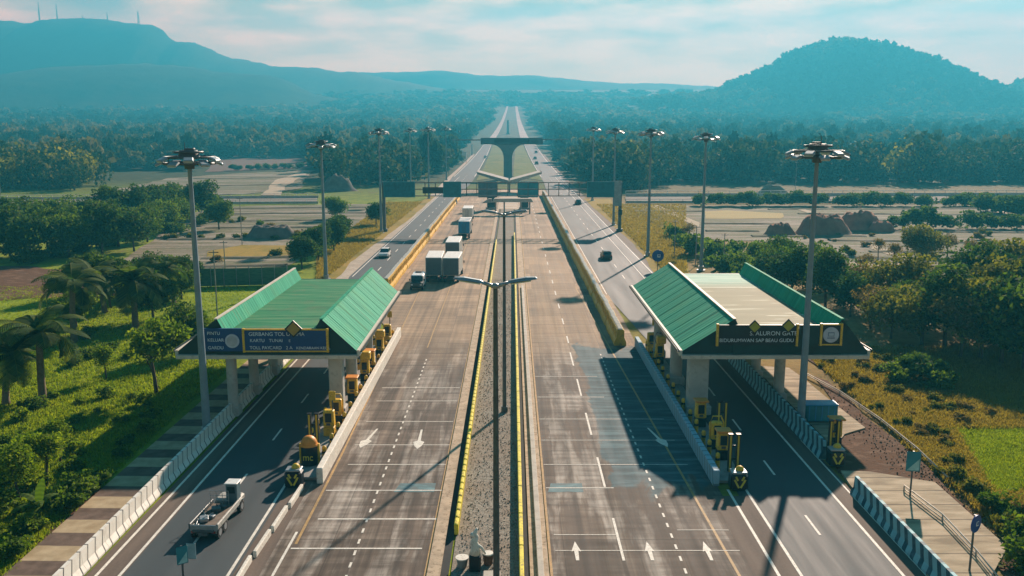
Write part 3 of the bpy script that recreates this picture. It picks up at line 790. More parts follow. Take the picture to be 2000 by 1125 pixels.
FY = 67.0
def fx(px): return (px - 1000) * .04072
def fz(py):
    v = py - CY
    return 23 - FY * (v * cp + FPX * sp) / (FPX * cp - v * sp)
def text_mesh(txt, size, mat, parent, loc, name="lettering", align='LEFT', extr=.012):
    cu = bpy.data.curves.new(name, 'FONT'); cu.body = txt; cu.size = size; cu.extrude = extr; cu.align_x = align
    o = bpy.data.objects.new(name, cu); COL.objects.link(o)
    me = bpy.data.meshes.new_from_object(o)
    bpy.data.objects.remove(o); bpy.data.curves.remove(cu)
    me.materials.clear(); me.materials.append(mat)
    r = add_obj(name, me, parent, loc); r.rotation_euler = (R(90), 0, 0)
    return r
def canopy(label, xl, rl, rr, xr, y1, deckmat, cols, end_cols):
    cx = (xl + xr) / 2
    root = thing("toll_canopy", (cx, FY, 0), label, "toll canopy")
    e0, e1, top, dk = 5.25, 5.6, 8.15, 7.0
    L = y1 - FY
    X = [v - cx for v in (xl, rl, rr, xr)]
    b = MB(); b.box(((X[1] + X[2]) / 2, L / 2, dk - .1), (X[2] - X[1] - .5, L - .3, .2)); b.build("roof_deck", deckmat, root)
    b = MB(); b.box(((X[1] + X[2]) / 2, L / 2, 5.42), (X[2] - X[1] - 1.4, L - .4, .16)); b.build("soffit", M_soffit, root)
    for s, (a, r) in ((1, (X[0], X[1])), (-1, (X[3], X[2]))):
        inn = r + s * .75
        b = MB(); b.prism_y([(a + s * .12, e1), (r, top), (r + s * .14, top), (inn, dk - .05), (inn, e0 + .1), (a + s * .12, e0 + .1)], 0, L, 0, 1)
        b.build("side_roof", [M_side, M_green_dk], root)
        b = MB(); b.box((a, L / 2, (e0 + e1) / 2 + .02), (.22, L + .1, .46)); b.build("eave_fascia", M_fascia, root)
        b = MB(); b.box((r + s * .05, L / 2, top + .05), (.26, L + .06, .09)); b.build("ridge_capping", M_fascia if s > 0 else M_side, root)
        b = MB(); b.prism_y([(a - s * .11, e1 - .1), (a - s * .30, e1 - .1), (a - s * .30, e1 + .12), (a - s * .26, e1 + .12), (a - s * .26, e1 - .04), (a - s * .11, e1 - .04)], .1, L - .1); b.build("gutter", M_green_dk, root)
        nseam = int(L / 2.05)
        for q in range(1, nseam):
            b = MB(); yq = L * q / nseam; d_ = Vector((r - a - s * .12, 0, top - e1))
            p0 = Vector((a + s * .12, yq, e1)) ; p1 = Vector((r, yq, top))
            b.path([p0 + Vector((0, 0, .008)), p1 + Vector((0, 0, .008))], .016, 5); b.build("seam", M_side, root)
    b = MB(); b.box(((X[0] + X[3]) / 2, -.1, 5.18), (X[3] - X[0] - .1, .5, .3)); b.build("front_beam", M_fascia, root)
    b = MB(); b.box(((X[1] + X[2]) / 2, -.02, 6.4), (X[2] - X[1], .16, 2.1)); b.build("end_board", M_green_dk, root)
    b = MB(); b.box(((X[1] + X[2]) / 2, L + .03, 6.2), (X[2] - X[1], .16, 1.6)); b.build("end_board", M_green_dk, root)
    for (x, y, r, boxy) in cols:
        c = MB()
        if boxy: c.box((0, 0, 2.65), (2 * r, 1.7 * r, 5.2), bev=.08)
        else: c.tube((0, 0, .05), (0, 0, 5.3), r, r, 18)
        c.box((0, 0, .45), (2.6 * r, 2.6 * r, .8), bev=.08)
        c.build("column", M_col, root, (x - cx, y - FY, 0))
    return root, cx
def frame_board(root, cx, p0, p1, y0, y1, face, frame=True, fm=None, off=-.26):
    """sign board between photo columns p0..p1 and rows y0..y1 on the canopy front"""
    x0, x1, z0, z1 = fx(p0) - cx, fx(p1) - cx, fz(y1), fz(y0)
    b = MB(); b.box(((x0 + x1) / 2, off, (z0 + z1) / 2), (x1 - x0, .14, z1 - z0)); s = b.build("sign_board", face, root)
    if frame:
        f = MB(); w = .17
        for xx in (x0, x1): f.box((xx, off - .02, (z0 + z1) / 2), (w, .24, z1 - z0 + w))
        if frame == 'full':
            for zz in (z0, z1): f.box(((x0 + x1) / 2, off - .018, zz), (x1 - x0 - w, .2, w * .6))
        f.build("sign_frame", fm or M_yellow, s)
    return s
def diamond(root, cx, px, py, s=.78, face=None):
    x, z = fx(px) - cx, fz(py)
    b = MB(); b.box((0, 0, 0), (s * 1.1, .1, s * 1.1), ry=R(45)); b.box((0, -.055, 0), (s * .86, .03, s * .86), 1, ry=R(45))
    o = b.build("diamond_sign", [M_dark, face or M_yellow], root, (x, -.45, z)); return o
M_ochre = simple("ochre_sign_face", (.40, .25, .05), .6, 0, .2, 2)
M_olive = simple("olive_sign_face", (.40, .36, .03), .6, 0, .2, 2)
M_logo = simple("pale_round_emblem", (.50, .52, .60), .6, 0, .1, 3)
# canopy on the palm side
lc, lx = canopy("wide green roofed toll canopy with navy sign boards and one ochre diamond", -26.6, -23.4, -15.0, -12.2, 92.4, M_roof_g,
                [(-22.6, 67.8, .42, 0), (-22.6, 73.6, .42, 0), (-22.6, 79.6, .42, 0), (-14.15, 67.8, .55, 1), (-14.15, 74.2, .5, 0), (-14.15, 83, .5, 0), (-22.6, 88, .42, 0)], None)
s = frame_board(lc, lx, 405, 479, 640, 684, M_navy, False)
for k, (tx, zz) in enumerate((("PINTU", 648), ("KELUAR", 661), ("GARDU", 676))):
    text_mesh(tx, .36, M_txt, s, (fx(411) - lx, -.34, fz(zz + 4)))
b = MB(); b.disk((0, 0, 0), .56, .06, 28); b.disk((0, -.035, 0), .42, .02, 24, 1); b.build("emblem", [M_logo, simple("emblem_centre", (.42, .42, .46), .6)], s, (fx(459) - lx, -.36, fz(664)))
s = frame_board(lc, lx, 481, 643, 642, 684, M_navy, 'full')
for tx, sz, px, py in (("GERBANG TOL UTAMA", .42, 491, 654), ("KARTU", .36, 493, 666), ("TUNAI", .36, 530, 666), ("E", .3, 568, 666), ("TOLL PAY", .36, 492, 680), ("CARD", .36, 530, 680), ("2 A", .36, 562, 680), ("KENDARAAN KECIL", .3, 582, 680)):
    text_mesh(tx, sz, M_txt, s, (fx(px) - lx, -.34, fz(py)))
diamond(lc, lx, 579, 640, .9, M_ochre)
# canopy on the scrub side
rc, rx_ = canopy("tan decked toll canopy with dark lettered sign boards and two olive diamonds", 13.4, 17.5, 26.1, 28.3, 96.0, M_roof_t,
                 [(15.15, 68.6, .78, 1), (14.9, 76.5, .55, 0), (14.9, 86, .5, 0), (22.75, 71.5, .45, 0), (22.75, 78.5, .42, 0), (22.75, 88, .42, 0)], None)
s = frame_board(rc, rx_, 1397, 1551, 633, 672, M_dark, True)
for tx, sz, px, py in (("S. ALURON GATE", .48, 1459, 653), ("BIDURUMWAN SAP BEAU GUDU", .40, 1401, 666)):
    text_mesh(tx, sz, M_txt, s, (fx(px) - rx_, -.34, fz(py)))
s = frame_board(rc, rx_, 1555, 1594, 633, 670, M_green_dk, False)
s = frame_board(rc, rx_, 1597, 1636, 632, 671, M_dark, 'full')
b = MB(); b.disk((0, 0, 0), .62, .06, 28); b.box((0, -.04, .05), (.5, .03, .34), 1); b.box((0, -.06, .05), (.38, .02, .2), 0); b.box((0, -.04, -.25), (.6, .03, .1), 1)
b.build("emblem", [M_logo, simple("emblem_ink", (.20, .22, .30), .6)], s, (fx(1616) - rx_, -.36, fz(652)))
diamond(rc, rx_, 1467, 636, .72, M_olive); diamond(rc, rx_, 1532, 634, .72, M_olive)

# ================================================================== toll equipment
def cushion(loc, label, rz=0):
    root = thing("crash_cushion", loc, label, "crash cushion", None, rz)
    b = MB(); b.box((0, 0, .55), (1.1, .9, 1.1), bev=.12); b.build("body", M_dark, root)
    b = MB()
    for k in (-1, 1):
        b.box((k * .2, -.47, .5), (.12, .03, .62), ry=k * R(28)); b.box((k * .2, -.47, .85), (.12, .03, .3), ry=k * R(28))
    b.build("chevron_marking", M_ylw_txt, root)
    b = MB(); b.box((0, 0, 1.17), (1.0, .8, .14), bev=.04); b.build("lid", M_steel, root)
    b = MB(); b.ball((.1, .1, 1.24), .28, 0, 12, 5, z0=0); b.build("beacon", M_yellow, root)
    return root
cushion((-14.2, 53.6, 0), "dark crash cushion with yellow chevrons heading the white parapet island")
cushion((14.65, 53.2, 0), "dark crash cushion with yellow chevrons heading the pale blue parapet island")
cushion((22.35, 57.0, .1), "dark crash cushion with yellow chevrons closing the teal barrier run by the red earth")
def drum(loc, label):
    root = thing("impact_drum", loc, label, "impact drum")
    b = MB(); b.tube((0, 0, 0), (0, 0, 1.5), .72, .70, 20); b.build("body", M_dark, root)
    b = MB(); b.tube((0, 0, 1.5), (0, 0, 1.62), .78, .74, 20); b.ball((0, 0, 1.6), .70, 0, 18, 7, (1, 1, .95), 0); b.build("dome", M_orange_p, root)
    text_mesh("mc", .75, M_ylw_txt, root, (-.42, -.75, .5), align='LEFT', extr=.03)
    for k in (-.62, .62):
        b = MB(); b.box((k * 1.25, .1, .8), (.2, .3, 1.6), bev=.04); b.build("side_post", M_yellow, root)
    return root
drum((-13.95, 56.9, .22), "orange domed drum with yellow letters mc on the toll island").scale = (.8, .8, .9)
def posts(loc, label, grp="striped guard posts on the toll islands"):
    root = thing("guard_post_pair", loc, label, "guard posts", grp)
    for k in (-.26, .26):
        b = MB(); b.box((0, 0, 1.3), (.26, .26, 2.6), bev=.04); b.build("post", M_str_yv, root, (k, 0, 0))
        b = MB(); b.box((k, 0, 2.63), (.3, .3, .08)); b.build("cap", M_dark, root)
    b = MB()
    for z in (.9, 1.8): b.box((0, .02, z), (.26, .1, .12))
    b.build("brace", M_dark, root)
    return root
t = NT("yellow_post_black_edges"); q = t.n("ShaderNodeSeparateXYZ"); t.l(t.objc(), q.inputs[0])
M_str_yv = t.finish(t.mix(t.ramp(t.math('ABSOLUTE', q.outputs[0]), [(.05, 0.0), (.07, 1.0)]), (.62, .42, .03), (.03, .028, .02)), .5)
posts((-14.3, 59.8, .22), "pair of tall yellow and black posts behind the orange domed drum")
posts((14.9, 55.5, .22), "pair of tall yellow and black posts behind the pale blue island cushion")
posts((15.75, 62.5, .22), "pair of tall yellow and black posts beside the thick pale canopy column")
posts((22.75, 58.6, .12), "pair of tall yellow and black posts at the end of the teal barriers")
def machine(loc, label, kind=0, rz=0):
    root = thing("ticket_machine", loc, label, "ticket machine", "yellow machines on the toll islands", rz)
    b = MB(); b.box((0, 0, .35), (.8, .7, .7), bev=.05); b.build("plinth", M_dark if kind != 1 else M_yellow, root)
    b = MB(); b.box((0, 0, 1.35), (.85, .65, 1.3), bev=.08, top=(.92, .9)); c = b.build("cabinet", M_yellow, root)
    p = MB(); p.box((0, -.34, 1.45), (.48, .05, .7), bev=.02); p.build("screen", M_dark, c)
    p = MB(); p.box((0, -.36, .95), (.3, .05, .16)); p.build("slot", M_steel_dark, c)
    if kind == 0:
        b = MB(); b.box((0, -.1, 2.12), (1.05, 1.0, .14), bev=.04); b.build("hood", M_orange_p, root)
    elif kind == 1:
        b = MB(); b.tube((.3, 0, 2.0), (.3, 0, 3.1), .05, .05, 8); b.box((.3, -.05, 3.1), (.5, .12, .7), 1, bev=.03); b.build("lane_light", [M_steel_dark, M_yellow], root)
    elif kind == 2:
        b = MB(); b.box((.1, -.1, 2.4), (.9, .8, .75), bev=.08); b.build("upper_unit", M_yellow, root)
        b = MB(); b.path([(-.35, 0, 2.0), (-.55, 0, 2.6), (-.3, 0, 3.1), (.1, 0, 3.0)], .04, 6); b.build("lamp_arm", M_steel_dark, root)
    elif kind == 3:
        b = MB(); b.path([(-.45, 0, .3), (-.5, 0, 1.9), (-.3, 0, 2.4), (.3, 0, 2.4), (.5, 0, 1.9), (.45, 0, .3)], .06, 8); b.build("hoop_guard", M_yellow, root)
    return root
machine((-13.75, 62.6, .22), "yellow cabinet with dark screen in front of the first canopy column", 1)
machine((-13.7, 65.2, .22), "yellow cabinet under a hoop guard beside the white parapet", 3)
machine((-13.5, 71.0, .22), "yellow and orange machine hooded low between two canopy columns", 0)
machine((-13.45, 77.0, .22), "yellow stacked machine with curved lamp arm behind the second canopy column", 2)
machine((-13.45, 80.0, .22), "orange hooded machine standing past the second column on the white parapet island", 0)
machine((-13.4, 85.6, .22), "yellow stacked machine with lamp arm near the far end of the white parapet", 2)
machine((-13.45, 91.5, .22), "yellow cabinet with lane light at the far end of the white parapet", 1)
machine((14.7, 57.8, .22), "yellow cabinet with orange hood next to the pale blue parapet's tall posts", 0)
machine((14.75, 59.9, .22), "olive yellow cabinet with a hoop guard on the pale blue parapet island", 3)
machine((14.6, 64.6, .22), "orange hooded machine in front of the thick pale canopy column", 0)
machine((14.5, 83.0, .22), "yellow stacked machine behind the thick column on the pale blue parapet island", 2)
machine((14.4, 87.6, .22), "yellow machine with lane light at the far end of the pale blue parapet", 1)
machine((23.6, 60.6, .14), "squat yellow cabinet on the beige slab behind the teal barriers", 0)
# rows of short yellow bollards on the islands
bol0 = None
for (x, y0, y1, n_, lab, grp) in ((-14.75, 58.5, 95, 15, "short yellow bollard along the white parapet island's service road edge", "bollards of the white parapet island"), (-13.05, 57.5, 95, 15, "short yellow bollard tucked against the long white parapet", "bollards against the white parapet"), (14.0, 56, 90, 14, "short yellow bollard tucked against the long pale blue parapet", "bollards against the pale blue parapet")):
    for k in range(n_):
        loc = (x, y0 + (y1 - y0) * k / n_ + rnd.uniform(-.3, .3), .22)
        if bol0 is None:
            bol0 = thing("bollard", loc, lab, "bollard", grp)
            b = MB(); b.tube((0, 0, 0), (0, 0, .95), .16, .15, 12); b.ball((0, 0, .94), .15, 0, 12, 4, z0=0); b.build("post", M_yellow, bol0)
            b = MB(); b.tube((0, 0, .55), (0, 0, .72), .166, .163, 12); b.build("band", M_dark, bol0)
        else: dup(bol0, loc, 0, lab, grp)
# teal container and little white box behind barrier
root = thing("equipment_bin", (24.4, 66.2, .12), "blue ribbed equipment bin on the beige slab behind the tall mast", "equipment bin")
b = MB(); b.box((0, 0, .75), (2.5, 1.2, 1.3), bev=.05); b.build("body", M_teal, root)
b = MB(); b.box((0, 0, 1.45), (2.6, 1.3, .1), bev=.03); b.build("lid", M_bluep, root)
b = MB()
for k in (-1.0, -.5, 0, .5, 1.0): b.box((k, -.62, .75), (.07, .05, 1.2))
b.build("ribs", M_bluep, root)

# ================================================================== high masts
def mast(loc, h, label, rz=0.0, first=[None]):
    if first[0] is None:
        root = thing("floodlight_mast", (0, 0, 0), "", "floodlight mast")
        b = MB(); b.tube((0, 0, 0), (0, 0, 21), .31, .14, 14); b.build("pole", M_mast, root)
        b = MB(); b.tube((0, 0, 0), (0, 0, .12), .7, .7, 14); b.tube((0, 0, .1), (0, 0, .7), .44, .42, 14); b.build("base_plate", M_steel, root)
        b = MB(); n = 24
        ringp = [(1.75 * math.cos(2 * math.pi * i / n), 1.75 * math.sin(2 * math.pi * i / n), 20.6) for i in range(n + 1)]
        b.path(ringp, .10, 6); b.path([(p[0], p[1], 21.05) for p in ringp], .08, 6); b.path([(p[0] * .55, p[1] * .55, 21.4) for p in ringp], .09, 6); b.tube((0, 0, 20.54), (0, 0, 20.58), 1.7, 1.7, 24)
        for i in range(0, n, 4): b.tube((0, 0, 20.75), ringp[i], .04, .04, 6); b.tube(ringp[i], (ringp[i][0], ringp[i][1], 21.05), .03, .03, 6)
        b.tube((0, 0, 20.2), (0, 0, 20.7), .34, .4, 14)
        b.build("head_frame", M_steel_dark, root)
        b = MB(); b.tube((0, 0, 21), (0, 0, 21.55), .8, .62, 12); b.tube((-.25, 0, 21.5), (-.25, 0, 22.1), .03, .03, 6); b.box((.1, 0, 21.6), (.7, .4, .18), 0, bev=.04)
        b.build("winch_housing", M_steel_dark, root)
        for i in range(12):
            a = 2 * math.pi * i / 12 + .2
            f = thing_light(a); f.parent = root
        first[0] = root; o = root
    else: o = dup(first[0], loc)
    o.location = loc; o.rotation_euler = (0, 0, rz)
    o.scale = (h / 21, h / 21, h / 21) if h > 22.5 else (1, 1, h / 21)
    tag(o, label, "floodlight mast", "tall floodlight masts")
    return o
def thing_light(a):
    b = MB(); b.box((0, .24, 0), (.74, .66, .17), 0, bev=.04, top=(.85, .8)); f = b.build("floodlight", M_steel)
    c = MB(); c.box((0, .26, -.10), (.62, .54, .04)); c.build("lens", M_lens, f)
    f.location = (1.8 * math.sin(a), 1.8 * math.cos(a), 20.72 + (.3 if int(a * 6 / math.pi) % 2 else 0)); f.rotation_euler = (R(-24), 0, -a)
    return f
def mpx(px, py): 
    p = G(px, py); return p
mlist = [(405, 850, 20.9, "tall floodlight mast standing by the navy sign end of the green canopy"),
         (637, 545, 20.6, "floodlight mast rising just beyond the green canopy roof"),
         (745, 455, 22.2, "floodlight mast beside the roadside end of the sign gantry near the bushes"),
         (838, 388, 22.6, "floodlight mast standing in front of the dark trees by the small white cabinets"),
         (803, 384, 22.2, "thin distant mast between the gantry mast and the white cabinets"),
         (872, 352, 22.6, "faint distant mast beside the white roadside cabinets"),
         (1563, 835, 21.3, "tall floodlight mast in front of the tan canopy and its barrier"),
         (1369, 528, 21.6, "floodlight mast rising behind the tan canopy roof by the wire poles"),
         (1265, 500, 22.2, "floodlight mast beside the round blue sign"),
         (1198, 440, 22.3, "floodlight mast against the second half of the sign gantry"),
         (1157, 392, 22.6, "faint distant mast on the golden verge past the gantry")]
for i, (px, py, h, lab) in enumerate(mlist):
    p = G(px, py); 
    mast((p.x, p.y, .0), h, lab, i * .37)

# double arm street lamps on the median
def lamp():
    root = thing("street_lamp", (0, 0, 0), "", "street lamp")
    b = MB(); b.tube((0, 0, 0), (0, 0, 16.2), .17, .10, 12); b.tube((0, 0, 0), (0, 0, .5), .28, .26, 12); b.build("pole", M_steel_dark, root)
    b = MB(); b.ball((0, 0, 16.25), .2, 0, 10, 6, (1, 1, .7)); b.build("joint", M_steel, root)
    for s in (-1, 1):
        b = MB(); b.path([(0, 0, 16.2), (s * .25, 0, 16.3), (s * .55, 0, 16.4)], [.1, .09, .08], 8); b.build("arm", M_steel, root)
        b = MB(); P = [(.45, 16.34, .12, .07), (.65, 16.42, .2, .1), (1.35, 16.53, .26, .12), (1.75, 16.57, .16, .08), (1.82, 16.57, .03, .03)]
        V = []
        for (x, z, w, h) in P: V += [(s * x, -w, z), (s * x, -w * .5, z + h), (s * x, w * .5, z + h), (s * x, w, z), (s * x, 0, z - h * .5)]
        F = [(5 * k + i, 5 * k + (i + 1) % 5, 5 * k + 5 + (i + 1) % 5, 5 * k + 5 + i) for k in range(4) for i in range(5)] + [(0, 1, 2, 3, 4), (24, 23, 22, 21, 20)]
        b.add(V, F); h = b.build("lamp_head", M_steel, root)
        c = MB(); c.box((s * 1.1, 0, 16.42), (.9, .24, .05), ry=-s * R(9)); c.build("lens", M_lens, h)
    return root
l0 = lamp(); l0.location = (-.72, 37.2, 0); tag(l0, "double armed street lamp whose winged head hangs over the gravel median", "street lamp", "double armed lamps on the median")
dup(l0, (-.62, 68.6, 0), 0, "double armed street lamp with its foot on the gravel median behind the closer pole")
# clamp things on the far lamp: a long flat sign shade seen over the median at the start of the paving

# ================================================================== gantry and far structures
def gantry():
    y = 196.0
    root = thing("sign_gantry", (0, y, 0), "wide steel gantry with three blue green direction panels over both service roads", "gantry")
    zt, zb = 11.0, 8.0
    for x in (-28.8, 24.3):
        b = MB(); b.box((0, 0, 5.6), (.7, .7, 11.2), bev=.05); b.box((0, 0, .3), (1.3, 1.3, .6)); b.build("post", M_steel_dark, root, (x, 0, 0))
    def truss(x0, x1):
        b = MB()
        for yy in (-.45, .45):
            for zz in (zt, (zt + zb) / 2, zb): b.box(((x0 + x1) / 2, yy, zz), (x1 - x0, .14, .14))
        n = int((x1 - x0) / 2.2)
        for k in range(n + 1):
            x = x0 + (x1 - x0) * k / n
            for yy in (-.45, .45): b.box((x, yy, (zt + zb) / 2), (.12, .12, zt - zb))
            for zz in (zt, zb): b.box((x, 0, zz), (.1, .9, .1))
        b.build("truss", M_steel_dark, root)
    truss(-28.8, -10.2); truss(-10.2, 24.3)
    for (p0, p1, m) in ((750, 811, M_teal), (866, 901, M_teal), (1146, 1199, M_teal)):
        x0, x1 = at_dist(p0, 370, y).x, at_dist(p1, 370, y).x
        b = MB(); b.box(((x0 + x1) / 2, -.72, 9.5), (x1 - x0, .16, 3.5)); s = b.build("direction_panel", m, root)
        f = MB(); f.box(((x0 + x1) / 2, -.8, 9.5), (x1 - x0 - .4, .02, 3.1)); f.build("panel_face", simple("panel_face", (.012, .15, .20), .5), s)
    x0, x1 = at_dist(826, 370, y).x, at_dist(866, 370, y).x
    b = MB(); b.box(((x0 + x1) / 2, -.7, 9.3), (x1 - x0, .14, 1.4)); b.build("variable_sign", M_dark, root)
    x0, x1 = at_dist(1199, 370, y).x, at_dist(1213, 370, y).x
    b = MB(); b.box(((x0 + x1) / 2, -.7, 8.6), (x1 - x0, .14, 5.6)); b.build("side_panel", simple("grey_panel", (.25, .31, .33), .6), root)
    b = MB(); b.box((24.3, -.6, 4.4), (.9, .5, 1.2), bev=.05); b.build("control_box", M_dark, root)
gantry()
def median_sign(px0, px1, label, side):
    y = 250.0
    x0, x1 = at_dist(px0, 370, y).x, at_dist(px1, 370, y).x
    cx = (x0 + x1) / 2
    root = thing("median_sign", (cx, y, 0), label, "direction sign")
    b = MB(); b.box((0, 0, 5.7), (x1 - x0, .25, 4.5), bev=.05); b.build("direction_panel", M_teal if side > 0 else simple("slate_panel", (.06, .12, .16), .5), root)
    b = MB(); b.box((side * -1.0, .45, 2.6), (2.4, .6, 5.2), bev=.1); b.build("leg", M_dark, root)
    b = MB(); b.box((side * -1.0, .2, .3), (3.0, 1.8, .6)); b.build("footing", M_concr, root)
median_sign(934, 971, "slate grey direction board on a dark leg beside the lorry lanes", -1)
median_sign(1011, 1051, "blue green direction board on a dark leg beside the empty concrete lanes", 1)
# butterfly canopy
y = 318.0
root = thing("butterfly_canopy", (-1.0, y, 0), "butterfly roofed shelter with one pale and one shaded grey wing behind the gantry", "canopy")
for s, m in ((-1, M_concr), (1, M_pale)):  # grey wing carries its shade as a darker concrete colour
    b = MB(); b.prism_y([(s * .3, 3.4), (s * 11.4, 6.9), (s * 11.4, 7.7), (s * .3, 4.7)], -7.0, 7.0); b.build("wing_roof", m, root)
    b = MB(); b.box((s * 11.45, 0, 7.4), (.16, 14.2, .9)); b.build("wing_edge", M_concr, root)
for yy in (-2, 2):
    b = MB(); b.tube((0, yy, 0), (0, yy, 3.8), .4, .4, 12); b.build("column", M_concr, root)
# flat shade over the start of the paved median
y = 236.0
root = thing("median_shelter", (0.2, y, 0), "low flat white roofed shelter spanning the median behind the far lamp", "shelter")
b = MB(); b.prism_y([(-5.6, 3.3), (5.6, 3.3), (5.0, 4.3), (-5.0, 4.3)], -.9, .9); b.build("roof", M_pale, root)
b = MB(); b.prism_y([(-8.4, 3.0), (-5.7, 3.2), (-5.7, 4.2), (-6.6, 4.2)], -.8, .8); b.build("roof_wing", M_concr, root)
for x in (-4.6, -2.3, 2.3, 4.6):
    b = MB(); b.tube((x, 0, 0), (x, 0, 3.35), .2, .2, 8); b.build("column", M_concr, root)
# T pier
y = 405.0
zp = prof(y)
root = thing("viaduct_pier", (at_dist(992, 330, y).x, y, zp), "huge grey T shaped concrete pier standing on the grassy median", "bridge pier")
b = MB()
hw = 1.95; H = 15.6; n = 8
side = [(hw, 0), (hw, 9.4)] + [(hw + 5.6 * (1 - math.cos(R(90) * k / n)), 9.4 + 6.2 * math.sin(R(90) * k / n)) for k in range(1, n + 1)]
poly = [(-x, z) for x, z in side[::-1]] + side
b.prism_y(poly[::-1], -1.3, 1.3); b.build("column", simple("pier_concrete", (.20, .22, .235), .85, 0, .15, .4), root)
b = MB(); b.box((1.8, 0, H + 1.5), (28.5, 3.4, 3.0), bev=.2); b.build("crossbeam", simple("beam_concrete", (.10, .125, .14), .85, 0, .2, .4), root)
b = MB(); b.box((1.8, -1.75, H + 1.6), (16, .12, 1.5)); b.build("beam_panel", M_dark, root)
b = MB(); b.box((-19, 0, H + 2.0), (13, 1.4, .5)); b.box((22, 0, H + 2.2), (12, 1.4, .4)); b.build("rebar_ends", M_steel_dark, root)
# a slim dark pylon farther along the median
pp = G(992, 262); root = thing("distant_pylon", (pp.x, pp.y, pp.z), "slim dark pylon standing on the far median beyond the T shaped pier", "pylon")
b = MB(); b.box((0, 0, 9), (3.4, 2.2, 18), bev=.3, top=(.7, .7)); b.build("shaft", M_concr, root)
b = MB(); b.box((0, 0, .5), (5, 4, 1)); b.build("footing", M_concr, root)

# roadside cabinets near the trees
def cabinet(px, py, w, h, d, label, mat, legs=True, lift=0.0):
    p = G(px, py); k = p.y / FPX
    root = thing("roadside_cabinet", p, label, "roadside cabinet")
    W_, H_ = w * k, h * k
    b = MB(); b.box((0, 0, lift * k + H_ / 2), (W_, d, H_), bev=.1); b.build("box", mat, root)
    b = MB(); b.box((0, 0, lift * k + H_ + .1), (W_ + .3, d + .3, .2)); b.build("roof", M_steel, root)
    if legs:
        for s in (-1, 1):
            b = MB(); b.box((s * W_ * .38, 0, lift * k / 2), (.3, .3, lift * k)); b.build("leg", M_steel_dark, root)
cabinet(883, 327, 10, 10, 2, "white cabinet on short legs near the road edge below the dark trees", M_white_p, True, 8)
cabinet(907, 318, 9, 13, 2, "white upright cabinet further along the road edge below the dark trees", M_white_p, True, 7)
cabinet(870, 340, 17, 8, 2, "dark box shelter on thin legs beside the white roadside cabinets", M_dark, True, 24)
cabinet(922, 303, 3, 20, 1, "thin white pillar beside the far roadside cabinets", M_white_p, False)

# ================================================================== signs
def sign_post(loc, h, label, face, w, hh, shape, rz, mark=True):
    root = thing("road_sign", loc, label, "road sign", None, rz)
    b = MB(); b.tube((0, 0, 0), (0, 0, h), .06, .055, 8); b.build("post", M_steel_dark, root)
    b = MB()
    if shape == 'disk':
        b.disk((0, -.09, h - hh / 2), w / 2, .06, 26); f = b.build("sign_face", face, root)
        c = MB(); c.box((w * .08, -.135, h - hh / 2), (w * .24, .02, w * .26)); c.box((w * .08, -.15, h - hh / 2 + .02 * w), (w * .13, .02, w * .16), 1); c.build("symbol", [M_txt, face], f)
    else:
        b.box((0, -.09, h - hh / 2), (w, .05, hh), bev=.02); f = b.build("sign_face", face, root)
        c = MB()
        if mark: c.add([(-w * .45, -.12, h - hh * .95), (w * .42, -.12, h - hh * .95), (w * .42, -.12, h - hh * .35)], [(0, 1, 2)])
        c.build("symbol", simple("pale_teal", (.28, .5, .5), .5), f)
    return root
root = sign_post((-16.6, 40.6, 0), 2.4, "small teal sign with folded side board beside the flatbed truck's lane", M_teal, .55, .95, 'box', R(35))
b = MB(); b.box((.5, .14, 1.9), (.5, .05, .85), rz=R(-40), bev=.02); b.build("side_board", simple("grey_sign_back", (.30, .42, .46), .5), root)
p = G(1777, 972); sign_post((p.x, p.y, .1), 3.0, "teal rectangular sign on a post rising from the beige slabs", M_teal, .85, 1.3, 'box', R(-8))
p = G(1893, 1118); sign_post((p.x, p.y, .1), 3.15, "tilted blue disc sign on a post at the edge of the beige slabs", M_bluesign, .95, .95, 'disk', R(35))
p = G(1284, 528); sign_post((p.x, p.y, 0), 3.4, "large round blue sign on a post beside the golden verge", M_bluesign, 1.95, 1.95, 'disk', 0)

# white ornament on the median
root = thing("statue", (-1.95, 42.6, .02), "small broken white statue on a dark plinth standing on the gravel median", "statue")
b = MB(); b.box((0, 0, .45), (.62, .6, .9), bev=.06); b.build("plinth", M_dark, root)
b = MB(); b.path([(0, 0, .9), (.03, 0, 1.25), (-.05, -.05, 1.6), (.06, 0, 1.9), (-.02, 0, 2.05), (.12, 0, 2.35)], [.30, .26, .2, .15, .13, .05], 10); b.path([(0, 0, 1.5), (.35, -.1, 1.3), (.55, -.1, .95)], [.1, .08, .05], 8); b.ball((-.1, 0, 1.98), .15, 0, 10, 8); b.build("figure", M_white, root)
root = thing("planter", (-2.65, 42.9, .02), "small round white topped planter left of the white statue's plinth", "planter"); root["label"] = "squat grey planter with a white rim beside the edging wall"
b = MB(); b.tube((0, 0, 0), (0, 0, .5), .24, .32, 14); b.build("bowl", M_concr, root); b = MB(); b.tube((0, 0, .5), (0, 0, .56), .36, .36, 14); b.build("rim", M_white, root)
root = thing("planter", (-1.28, 43.2, .02), "brown planter with a white lid between the statue and the lamp pole", "planter")
b = MB(); b.tube((0, 0, 0), (0, 0, .6), .22, .3, 14); b.build("bowl", M_soil, root); b = MB(); b.tube((0, 0, .6), (0, 0, .66), .3, .28, 14); b.build("lid", M_white, root)
b = MB(); b.box((0, 0, .2), (.9, .8, .4), bev=.04); o = b.build("concrete_block", M_pale); o.location = (-1.05, 41.4, .02); tag(o, "pale square concrete block at the foot of the closer lamp pole", "block")

